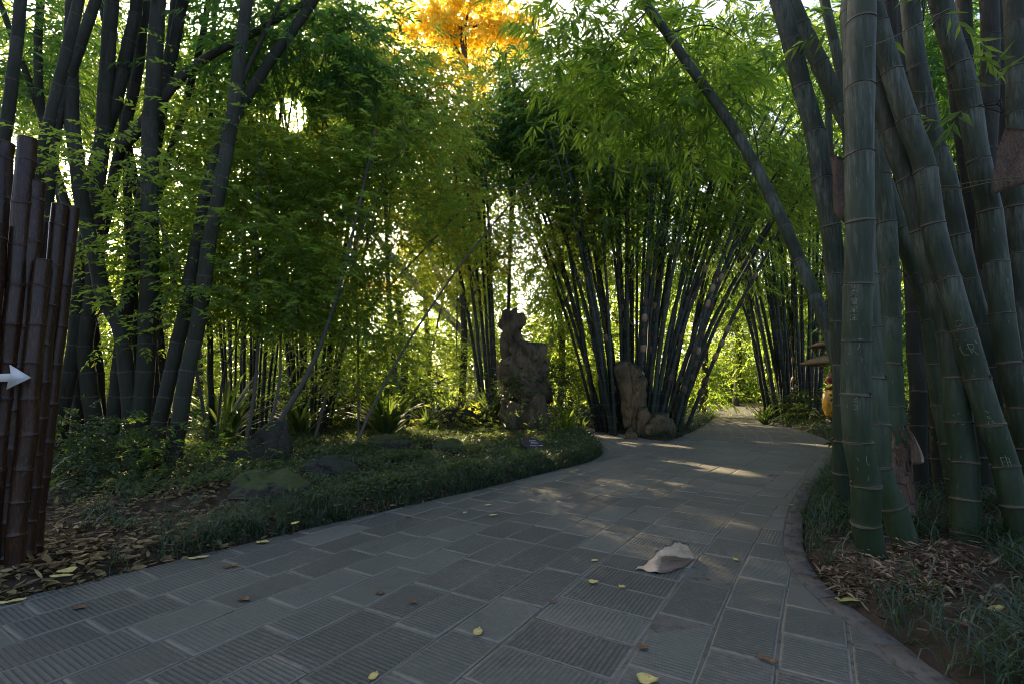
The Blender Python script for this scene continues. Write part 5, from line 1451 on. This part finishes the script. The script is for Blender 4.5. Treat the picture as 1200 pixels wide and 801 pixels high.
# ---------------------------------------------------------------- small sign in the bed
sg = gpt(625, 541)
Ys = G(625, 532)[1]
outl = [(610.5, 521), (615, 514), (620, 513), (628, 514.5), (633, 516.5), (638.5, 521.5), (640, 527.5), (635, 526.5), (631, 526), (628, 528.5), (626.5, 530), (622, 527), (616, 524)]
cs = P(625, 521, Ys - .35)
root = tag(empty('plant_sign', (cs[0], cs[1], sg[2])), 'small dark wooden sign with faint white lines of writing among the azaleas', 'sign')
sb = np.array(root.location)
kS = cs[1] / FPX
tilt = math.radians(48)
def on_board(px, py, h=0.0):
    u = (px - 625) * kS; v = -(py - 521.5) * kS * 1.25
    ct, st = math.cos(tilt), math.sin(tilt)
    return np.array([cs[0] + u, cs[1] + v * ct - h * st, cs[2] + v * st + h * ct])
n = len(outl)
Vf = np.array([on_board(a, c, .012) for a, c in outl]); Vb = np.array([on_board(a, c, -.02) for a, c in outl]); Vi = np.array([on_board(625 + (a - 625) * .93, 521.5 + (c - 521.5) * .93, .016) for a, c in outl])
F = [[i, (i + 1) % n, n + (i + 1) % n, n + i] for i in range(n)] + [[2 * n + i, 2 * n + (i + 1) % n, (i + 1) % n, i] for i in range(n)] + [[2 * n + i for i in range(n)][::-1], [n + i for i in range(n)]]
obj('sign_board', mesh_np('sign_board', np.vstack([Vf, Vb, Vi]) - sb, F), M['wood_sign'], root)
v, f = tube(np.array([[cs[0] - .03, cs[1] + .05, sg[2] - .1], [cs[0] - .03, cs[1] + .03, cs[2] - .02]]), .05, 8)
obj('sign_post', mesh_np('sign_post', v - sb, f, True), M['wood_sign'], root)
parts = []
for row, (x0, x1, y, hh) in enumerate(((620.5, 627, 517.2, .9), (622, 630, 519.6, 1.0), (621, 635.5, 522.3, .6))):
    x = x0
    qq = random.Random(row)
    while x < x1:                       # strokes of the tiny worn characters
        w = qq.uniform(.5, 1.0)
        for s in range(3):
            xa = x + qq.uniform(0, w * .5); ya = y + qq.uniform(-hh, hh) * .6
            if s % 2 == 0: c4 = [(xa, ya - .14), (xa + w * .6, ya - .1), (xa + w * .6, ya + .12), (xa, ya + .1)]
            else: c4 = [(xa, y - hh * .6), (xa + .2, y - hh * .6), (xa + .22, y + hh * .6), (xa + .02, y + hh * .6)]
            parts.append((np.array([on_board(a, c, .0175 + .0003 * s) for a, c in c4]), [[0, 1, 2, 3]]))
        x += w + .25
V, F = join_parts(parts)
obj('sign_lettering', mesh_np('sign_lettering', V - sb, F), M['white'], root)

# ---------------------------------------------------------------- lantern with little thatched roofs, yellow jar
def lathe(prof, seg=28):
    th = np.linspace(0, 2 * math.pi, seg, endpoint=False)
    V = np.array([[r * math.cos(t), r * math.sin(t), z] for r, z in prof for t in th]); F = []
    for i in range(len(prof) - 1):
        for j in range(seg):
            k = (j + 1) % seg
            F.append([i * seg + j, i * seg + k, (i + 1) * seg + k, (i + 1) * seg + j])
    F.append(list(range(seg))[::-1]); F.append([(len(prof) - 1) * seg + j for j in range(seg)])
    return V, F
YL = 15.0; kL = YL / FPX
jc = P(978, 470, YL)
gz = H1(jc[0], YL)
root = tag(empty('yellow_jar', (jc[0], YL, gz)), 'yellow round jar with black brush characters on a dark foot by the hedge', 'jar')
zb = P(978, 489, YL)[2] - gz; zt = P(978, 456, YL)[2] - gz
hj = zt - zb
v, f = lathe([(.20, zb), (.27, zb + .10 * hj), (.335, zb + .35 * hj), (.345, zb + .6 * hj), (.31, zb + .85 * hj), (.22, zb + .97 * hj), (.16, zt)])
obj('jar_body', mesh_np('jar_body', v, f, True), M['jar'], root)
v, f = lathe([(.26, -.05), (.24, .06), (.17, .1), (.15, zb - .06), (.21, zb)])
obj('jar_foot', mesh_np('jar_foot', v, f, True), M['rock_dark'], root)
v, f = lathe([(.15, zt), (.22, zt + .03), (.22, zt + .10), (.13, zt + .17), (.18, zt + .24), (.22, zt + .33), (.16, zt + .44), (.09, zt + .50), (.10, zt + .62), (.03, zt + .70)], 18)
obj('jar_stopper', mesh_np('jar_stopper', v, f, True), M['red'], root)
def on_jar(u, w):                      # u radians round the front, w 0..1 height
    zz = zb + w * hj
    rr_ = np.interp(w, [0, .10, .35, .6, .85, .97, 1], [.20, .27, .335, .345, .31, .22, .16]) + .004
    a = -math.pi / 2 - .45 + u
    return np.array([rr_ * math.cos(a), rr_ * math.sin(a), zz])
parts = []
for st, w in (([(-.45, .62), (-.2, .66), (.25, .60)], .07), ([(-.02, .84), (-.05, .6), (-.3, .36)], .07), ([(-.05, .58), (.12, .42), (.35, .36)], .075), ([(.3, .8), (.42, .72)], .08), ([(-.62, .5), (-.55, .42)], .06), ([(-.1, .22), (.1, .20)], .06), ([(.4, .3), (.5, .24)], .07), ([(-.5, .2), (-.4, .16)], .05), ([(-.5, .82), (-.3, .80)], .06), ([(.62, .62), (.9, .58)], .07), ([(.75, .75), (.75, .4)], .07)):
    st = np.array(st)
    st = spline(np.column_stack([st, np.zeros(len(st))]), 5)[:, :2]
    d = norm(np.gradient(st, axis=0)); nn = np.stack([-d[:, 1], d[:, 0]], 1) * w * np.linspace(.55, .4, len(st))[:, None]
    V = [on_jar(*(p + q_)) for p, q_ in zip(st, nn)] + [on_jar(*(p - q_)) for p, q_ in zip(st, nn)]
    k = len(st); parts.append((np.array(V), [[a, a + 1, k + a + 1, k + a] for a in range(k - 1)]))
V, F = join_parts(parts)
obj('brush_characters', mesh_np('brush_characters', V, F), M['ink'], root)

lc = P(988, 440, 15.8)
lg = H1(lc[0], 15.8)
root = tag(empty('thatched_lantern', (lc[0], 15.8, lg)), 'post with three tiers of small thatched roofs behind the yellow jar', 'lantern')
kT = 15.8 / FPX
def zp(py): return P(988, py, 15.8)[2] - lg
v, f = tube(np.array([[.0, 0, -.1], [.0, 0, 1.2], [.02, 0, zp(375)]]), .075, 10)
obj('post', mesh_np('post', v, f, True), M['red'], root)
v, f = tube(spline(np.array([[-.02, -.05, zp(452)], [-.30, -.05, zp(437)], [-.33, -.05, zp(428)], [-.42, -.05, zp(421)]]), 5), .04, 7)
obj('bracket', mesh_np('bracket', v, f, True), M['wood_sign'], root)
for (yt, yb, rad) in ((414, 425, 43), (397, 404, 33), (380, 388, 24)):
    R_ = rad * kT; z1 = zp(yb); z0_ = zp(yt)
    sgm = 26
    th = np.linspace(0, 2 * math.pi, sgm, endpoint=False)
    jag = 1 + .03 * np.sin(th * 9) + np.random.default_rng(yt).normal(0, .018, sgm)
    prof = [(.05, z0_ + .10), (R_ * .35, z0_), (R_ * .75, z0_ * .45 + z1 * .55), (R_, z1), (R_ * .97, z1 - .06), (R_ * .5, z1 + .02), (.05, z1 + .05)]
    V = np.array([[r * math.cos(t) * j, r * math.sin(t) * j, z_] for r, z_ in prof for t, j in zip(th, jag)]); F = []
    for i in range(len(prof) - 1):
        for j in range(sgm):
            k = (j + 1) % sgm; F.append([i * sgm + j, i * sgm + k, (i + 1) * sgm + k, (i + 1) * sgm + j])
    F.append(list(range(sgm))[::-1]); F.append([(len(prof) - 1) * sgm + j for j in range(sgm)])
    obj('thatch_roof', mesh_np('thatch_roof', V, F, True), M['thatch'], root)

# flood light on the ground and the pale stone slab
fc = gpt(974, 499)
root = tag(empty('ground_floodlight', tuple(fc)), 'small tilted white floodlight on the ground below the yellow jar', 'floodlight')
def boxv(c, s, rot=None):
    V = np.array([[x, y, z_] for x in (-.5, .5) for y in (-.5, .5) for z_ in (-.5, .5)]) * np.array(s)
    if rot is not None: V = V @ np.array(rot).T
    F = [[0, 1, 3, 2], [4, 6, 7, 5], [0, 4, 5, 1], [2, 3, 7, 6], [0, 2, 6, 4], [1, 5, 7, 3]]
    return V + np.array(c), F
Rm = Matrix.Rotation(math.radians(-35), 3, 'Y') @ Matrix.Rotation(math.radians(30), 3, 'X')
v, f = boxv((0, 0, .17), (.40, .26, .05), Rm)
obj('lamp_head', mesh_np('lamp_head', v, f), M['lamp_metal'], root)
v, f = boxv((0, 0, .17) + np.array(Rm @ Vector((0, 0, .028))), (.34, .20, .012), Rm)
obj('lamp_glass', mesh_np('lamp_glass', v, f), M['white'], root)
v, f = tube(np.array([[-.05, 0, -.03], [-.05, 0, .15]]), .02, 6)
obj('lamp_stem', mesh_np('lamp_stem', v, f, True), M['ink'], root)
sc0 = gpt(958, 497)
rock('stone_slab', 'pale flat stone slab lying in front of the low hedge', 'stone', sc0 + np.array([0, 0, -.02]), [(0, 0, .48), (.5, 0, .5), (1, 0, .47)], .14, .45, 'stone_pale', 61, 3, .02, 2)

# ---------------------------------------------------------------- root mound under the front culms
def mound(label, px, py, w, h, seed):
    b_ = gpt(px, py, -.05)
    o = rock('root_mound', label, 'roots', b_, [(0, 0, w), (.5, 0, w * .8), (1, 0, w * .45)], h, .8, 'sheath_dark', seed, 4, .06, 5.5, ridge=1.5)
mound('fibrous brown root mound under the thickest upright culm', 1036, 690, .24, .13, 71)
mound('knobbly root stub right of the front root mound', 1085, 672, .14, .10, 72)
mound('brown root lump under the culm left of the scratched letters', 1134, 648, .17, .07, 73)

# ---------------------------------------------------------------- ground cover, grass, litter
def blades(name, Pb, ln, wid, mat, kind='stuff', up=(.75, 1.35), arch=1.1):
    n = len(Pb)
    az = RNG.uniform(0, 2 * math.pi, n)
    d = np.column_stack([np.cos(az), np.sin(az), np.zeros(n)]); s = np.column_stack([-np.sin(az), np.cos(az), np.zeros(n)])
    w = wid[:, None]
    e = RNG.uniform(*up, n); bend = arch * RNG.uniform(.5, 1.3, n)
    zz = np.array([0, 0, 1.0])
    pts = [Pb]; 
    for k, (fr, wk) in enumerate(((.4, 1.0), (.35, .8), (.25, .1))):
        el = e - bend * (k * .75)
        pts.append(pts[-1] + (d * np.cos(el)[:, None] + zz * np.sin(el)[:, None]) * (ln * fr)[:, None])
    V = np.stack([pts[0] - s * w * .35, pts[0] + s * w * .35, pts[1] - s * w * .5, pts[1] + s * w * .5, pts[2] - s * w * .42, pts[2] + s * w * .42, pts[3]], 1).reshape(-1, 3)
    i = np.arange(n)[:, None] * 7
    F = np.vstack([np.hstack(q_) for q_ in ([i, i + 1, i + 3], [i, i + 3, i + 2], [i + 2, i + 3, i + 5], [i + 2, i + 5, i + 4], [i + 4, i + 5, i + 6])])
    o = obj(name, mesh_np(name, V, F, True, rnd=np.repeat(RNG.random(n), 7)), M[mat])
    return tag(o, kind=kind)

def scatter(n, x0, x1, y0, y1, fn, per=14, sig=.035):
    """tufts: fn(Q) gives 0..1 density; returns blade feet"""
    C_ = np.column_stack([RNG.uniform(x0, x1, n), RNG.uniform(y0, y1, n)])
    C_ = C_[RNG.random(n) < fn(C_)]
    Q_ = np.repeat(C_, per, 0) + RNG.normal(0, sig, (len(C_) * per, 2))
    d = path_dist(Q_)
    Q_ = Q_[d > .01]
    return np.column_stack([Q_, H(Q_) - .005])

def poly_side(Q_): return Q_[:, 0] - np.interp(Q_[:, 1], LS[:, 1], LS[:, 0])
CLEAR = [(gpt(px, py)[0], gpt(px, py)[1] - .04, r) for px, py, r in ((315, 590, .50), (384, 566, .40), (453, 536, .44), (524, 537, .36), (284, 552, .5), (412, 556, .2), (625, 536, .28))]
def left_bed(Q_):
    d = path_dist(Q_); left = poly_side(Q_) < 0
    for cx_, cy_, r_ in CLEAR: left &= ((Q_[:, 0] - cx_) ** 2 + ((Q_[:, 1] - cy_) / .75) ** 2) > r_ * r_
    return d, left & (d > 0)
def f_edge(Q_):       # dense mondo grass along the border of the left bed
    d, m = left_bed(Q_)
    band = np.clip(1 - (d - .05 - .35 * np.clip((Q_[:, 1] - 3.4) / 2, 0, 1)) / .55, 0, 1) * (d > .02)
    corner = np.clip((Q_[:, 0] + 2.75) / .35, 0, 1) + .25 * (Q_[:, 1] > 3.9)
    patch = .55 + .45 * wob(Q_, 3.1)
    return m * (band + .20 * (d < 3.2) * (wob(Q_, 2.3, 2) > -.1) + .07) * corner * np.clip(patch + .35, 0, 1)
p1 = scatter(13000, -4.5, 2.2, 2.6, 9.6, f_edge)
n = len(p1)
blades('border_grass', p1, RNG.uniform(.12, .26, n), RNG.uniform(.005, .008, n), 'grass')
def f_cover(Q_):
    d, m = left_bed(Q_)
    return m * np.clip(.65 + .7 * wob(Q_, 2.6, 5), .15, 1) * (d > .3) * np.clip((Q_[:, 1] - 4.6) / 1.5, 0, 1) * np.clip(.75 + .5 * wob(Q_, 1.7, 1), 0, 1)
p2 = scatter(19000, -9, 2.4, 4.6, 13.5, f_cover, 12, .08)
n = len(p2)
D = np.column_stack([RNG.normal(0, 1, n), RNG.normal(0, 1, n), RNG.uniform(-.1, .9, n)])
p2[:, 2] += RNG.uniform(.02, .10, n) + .09 * np.clip(wob(p2[:, :2], 3.3, 2), 0, 1)
tag(obj('ground_cover', leaf_mesh('ground_cover', p2, D, np.column_stack([RNG.normal(0, .4, n), RNG.normal(0, .4, n), np.ones(n)]), RNG.uniform(.05, .11, n), RNG.uniform(.018, .035, n)), M['cover']), kind='stuff')
# grass on the right verge
def right_side(Q_):
    d = path_dist(Q_); return d, (Q_[:, 0] > np.interp(Q_[:, 1], LS[:, 1], LS[:, 0]) + 1.0) & (d > 0)
def f_right(Q_):
    d, m = right_side(Q_)
    nearbare = np.clip(np.hypot(Q_[:, 0] - 2.55, Q_[:, 1] - 3.1) / .55 - .55, 0, 1)
    return m * np.clip(.6 + .7 * wob(Q_, 3.4, 3), .08, 1) * nearbare * (d > .05)
p3 = scatter(6500, 1.4, 7.5, 1.5, 11.0, f_right, 16, .035)
n = len(p3)
blades('verge_grass', p3, RNG.uniform(.18, .38, n), RNG.uniform(.005, .0085, n), 'grass')
# grass skirt round the bamboo bed and the far verges
def f_bed(Q_):
    d = path_dist(Q_)
    m = (Q_[:, 1] > 9.5) & (d > .02) & (d < .75)
    return m * np.clip(.8 + .3 * wob(Q_, 2), 0, 1)
p4 = scatter(9000, 1.0, 13, 9.5, 26, f_bed, 10, .06)
n = len(p4)
blades('bed_grass', p4, RNG.uniform(.16, .34, n), RNG.uniform(.009, .015, n), 'grass')
# dark undergrowth further back
def f_back(Q_):
    d = path_dist(Q_); return (d > .8) * np.clip(.55 + .6 * wob(Q_, .9, 4), 0, 1)
p5 = scatter(8000, -16, 14, 11, 32, f_back, 8, .16)
n = len(p5)
p5[:, 2] += RNG.uniform(.02, .35, n)
D = np.column_stack([RNG.normal(0, 1, n), RNG.normal(0, 1, n), RNG.uniform(-.1, .9, n)])
tag(obj('undergrowth', leaf_mesh('undergrowth', p5, D, np.column_stack([RNG.normal(0, .4, n), RNG.normal(0, .4, n), np.ones(n)]), RNG.uniform(.12, .26, n), RNG.uniform(.04, .08, n)), M['f_shrub']), kind='stuff')

def litter(name, Q_, Lr, mat, wr=.34):
    n = len(Q_)
    z_ = H(Q_) + RNG.uniform(.004, .03, n)
    D = np.column_stack([RNG.normal(0, 1, (n, 2)), RNG.normal(0, .18, n)])
    N = np.column_stack([RNG.normal(0, .35, (n, 2)), np.ones(n)])
    tag(obj(name, leaf_mesh(name, np.column_stack([Q_, z_]), D, N, RNG.uniform(*Lr, n), RNG.uniform(*Lr, n) * wr, .5, None, True), M[mat]), kind='stuff')
Q_ = np.column_stack([RNG.uniform(-4.5, -.8, 15000), RNG.uniform(2.3, 6.2, 15000)])
d, m = left_bed(Q_)
k = m & (d > .0) & (wob(Q_, 4, 1) > -.75) & (RNG.random(len(Q_)) < np.clip(1.1 - (Q_[:, 1] - 2.9) / 1.3, .22, 1))
litter('leaf_litter', Q_[k], (.035, .105), 'litter', .42)
Q_ = np.column_stack([RNG.uniform(1.6, 5.0, 5200), RNG.uniform(2.0, 6.5, 5200)])
d, m = right_side(Q_)
k = m & (d > -.02) & (RNG.random(len(Q_)) < np.clip(1.25 - np.hypot(Q_[:, 0] - 2.6, Q_[:, 1] - 3.15) / 1.1, .06, 1))
litter('husk_litter', Q_[k], (.03, .12), 'husk', .16)
nh = 2600      # fibrous husks heaped round the feet of the front culms
cx_ = np.array([G(1035, 694)[:2], G(1010, 690)[:2], G(1060, 700)[:2], G(1088, 676)[:2]])[RNG.integers(0, 4, nh)]
Q_ = cx_ + RNG.normal(0, 1, (nh, 2)) * np.array([.14, .11])
k = path_dist(Q_) > -.05
Q_ = Q_[k]; r2 = np.clip(1 - path_dist(Q_) * 0, 0, 1)
zq = H(Q_) + np.abs(RNG.normal(0, .045, len(Q_)))
D = np.column_stack([RNG.normal(0, 1, (len(Q_), 2)), RNG.normal(-.1, .35, len(Q_))])
tag(obj('husk_heap', leaf_mesh('husk_heap', np.column_stack([Q_, zq]), D, np.column_stack([RNG.normal(0, .6, (len(Q_), 2)), np.ones(len(Q_))]), RNG.uniform(.03, .11, len(Q_)), RNG.uniform(.006, .018, len(Q_)), .4), M['husk']), kind='stuff')

# ---------------------------------------------------------------- single fallen leaves
def fallen(label, px, py, size, mat, rot, shape='oval', on=0.0, curl=.25, name='fallen_leaf'):
    g_ = G(px, py, on) if on else G(px, py)
    if not on:
        dd_ = path_dist(g_[None, :2])[0]
        g_[2] = .006 if dd_ < 0 else H1(g_[0], g_[1]) + .05
    nu, nv = 9, 5
    grid = np.zeros((nu, nv, 3))
    for i in range(nu):
        t = i / (nu - 1)
        w = {'oval': .30 * math.sin(math.pi * t ** .8) ** .8, 'heart': .46 * math.sin(math.pi * min(1, t * .93 + .07) ** .6) ** .9, 'long': .15 * math.sin(math.pi * t ** .85) ** .7}[shape] + .012
        for j in range(nv):
            b_ = j / (nv - 1) * 2 - 1
            grid[i, j] = ((t - .5), b_ * w, curl * (.28 * (t - .45) ** 2 + .55 * (b_ * w) ** 2 + .04 * math.sin(t * 8 + b_ * 3)))
    grid *= size
    c, s = math.cos(rot), math.sin(rot)
    X = grid[..., 0] * c - grid[..., 1] * s; Y_ = grid[..., 0] * s + grid[..., 1] * c
    grid = np.stack([X, Y_, grid[..., 2]], -1)
    grid[..., 2] -= grid[..., 2].min() - .001
    o = sheet_thing(name, grid + g_, M[mat], g_, None, .0012)
    return tag(o, label, 'leaf', 'fallen leaves scattered on the paving')
FL = [
 ('bright yellow teardrop leaf lying alone near the bottom centre of the paving', 560, 742, .075, 'yellow_leaf', 1.4, 'oval'),
 ('small yellow leaf on the ribbed slab left of the dry sheath', 697, 657, .055, 'yellow_leaf', .1, 'oval'),
 ('rounded yellow leaf left below the dry sheath, nearest the brown twig leaf', 696, 683, .06, 'yellow_leaf', .3, 'heart'),
 ('small pointed yellow leaf straight below the tip of the dry sheath', 728, 688, .045, 'yellow_leaf', 1.9, 'heart'),
 ('thin brown curled leaf below the rounded yellow leaf', 648, 705, .06, 'brown_leaf', .4, 'long'),
 ('yellow leaf upper one of the three tiny leaves in mid paving', 572, 592, .07, 'yellow_leaf', .2, 'oval'),
 ('yellow leaf lower right of the three tiny leaves in mid paving', 578, 604, .08, 'yellow_leaf', .1, 'oval'),
 ('orange leaf leftmost of the three tiny leaves in mid paving', 545, 601, .06, 'yellow_leaf', 1.0, 'oval'),
 ('small green yellow leaf on the slabs right of the dry sheath', 862, 656, .055, 'green_leaf', 1.7, 'oval'),
 ('pale green leaf on the slabs by the start of the right kerb', 928, 592, .07, 'green_leaf', .2, 'oval'),
 ('curled brown and yellow leaf at the bottom right of the paving', 899, 775, .10, 'brown_leaf', -1.0, 'long'),
 ('large yellow leaf cut off by the bottom edge of the view', 760, 799, .085, 'yellow_leaf', .1, 'heart'),
 ('yellow brown leaf at the bottom edge left of centre', 438, 794, .06, 'yellow_leaf', 1.3, 'oval'),
 ('dark brown crumpled leaf right of the ribbed slab seam', 754, 759, .05, 'brown_leaf', .3, 'heart'),
 ('tiny brown leaf on the left slabs, nearer one of two', 484, 706, .05, 'brown_leaf', .5, 'oval'),
 ('tiny brown leaf on the left slabs, farther one of two', 446, 695, .05, 'brown_leaf', 1.1, 'heart'),
 ('olive brown leaf on the dark slab towards the left', 286, 703, .08, 'brown_leaf', -.3, 'oval'),
 ('olive leaf lying on the slabs near the leaf litter corner', 94, 713, .07, 'brown_leaf', .3, 'oval'),
 ('long olive leaf at the left edge of the paving', 14, 706, .12, 'yellow_leaf', .4, 'long'),
 ('yellow and green leaf on the right kerb by the root mound', 994, 708, .13, 'green_leaf', -.2, 'long'),
 ('yellow leaf by the grass border near the leaf litter', 232, 654, .13, 'yellow_leaf', .3, 'long'),
 ('yellow leaf at the grass border farther along the bed', 308, 636, .10, 'yellow_leaf', 0., 'oval'),
 ('dark twig like leaf on the left slabs below the border', 271, 665, .10, 'brown_leaf', .5, 'long'),
 ('dark brown leaf on the slabs in front of the grass border', 478, 606, .06, 'brown_leaf', .4, 'oval'),
]
for lab, px, py, sz, mt, rot, shp in FL:
    fallen(lab, px, py, sz, mt, rot, shp, curl=random.uniform(.4, 1.1))
for lab, px, py, sz, mt, rot in (('yellow leaf on the top of the broad mossy boulder, upper one', 328, 561, .10, 'yellow_leaf', .3), ('yellow leaf on the left of the broad mossy boulder', 329, 572, .10, 'yellow_leaf', -.4), ('yellow leaf on the right of the broad mossy boulder', 345, 571, .09, 'yellow_leaf', -.2)):
    Yb = G(315, 590)[1]
    p_ = P(px, py, Yb)
    fallen(lab, px, py, sz, mt, rot, 'oval', on=max(.16, p_[2]))
for lab, px, py, sz, mt, rot, shp in (('orange yellow leaf caught upright in the border grass', 250, 610, .10, 'yellow_leaf', 0., 'oval'), ('second orange leaf in the border grass, nearer the mossy boulder', 276, 609, .10, 'yellow_leaf', .4, 'oval'), ('pale yellow leaf standing in the grass right of the mossy boulder', 346, 612, .09, 'yellow_leaf', 1.3, 'oval'), ('pale round leaf in the ground cover far along the border', 396, 591, .08, 'yellow_leaf', .6, 'heart'), ('big tan leaf in the litter at the foot of the lacquered pillar', 58, 660, .16, 'brown_leaf', .4, 'long'), ('yellow leaf in the litter right of the lacquered pillar', 80, 668, .10, 'yellow_leaf', -.5, 'heart'), ('long yellow leaf in the litter near the paving corner', 72, 674, .13, 'yellow_leaf', .1, 'long'), ('yellow leaf near the far right bottom corner in the grass', 1168, 712, .13, 'yellow_leaf', .4, 'long'), ('yellow leaf lying on the husks right of the root mound', 1092, 684, .12, 'green_leaf', .2, 'long'), ('pale dry husk lying on the soil between the front culms', 1078, 655, .22, 'sheath', -.5, 'long')):
    g_ = G(px, py)
    fallen(lab, px, py, sz, mt, rot, shp, on=H1(g_[0], g_[1]) + .03)
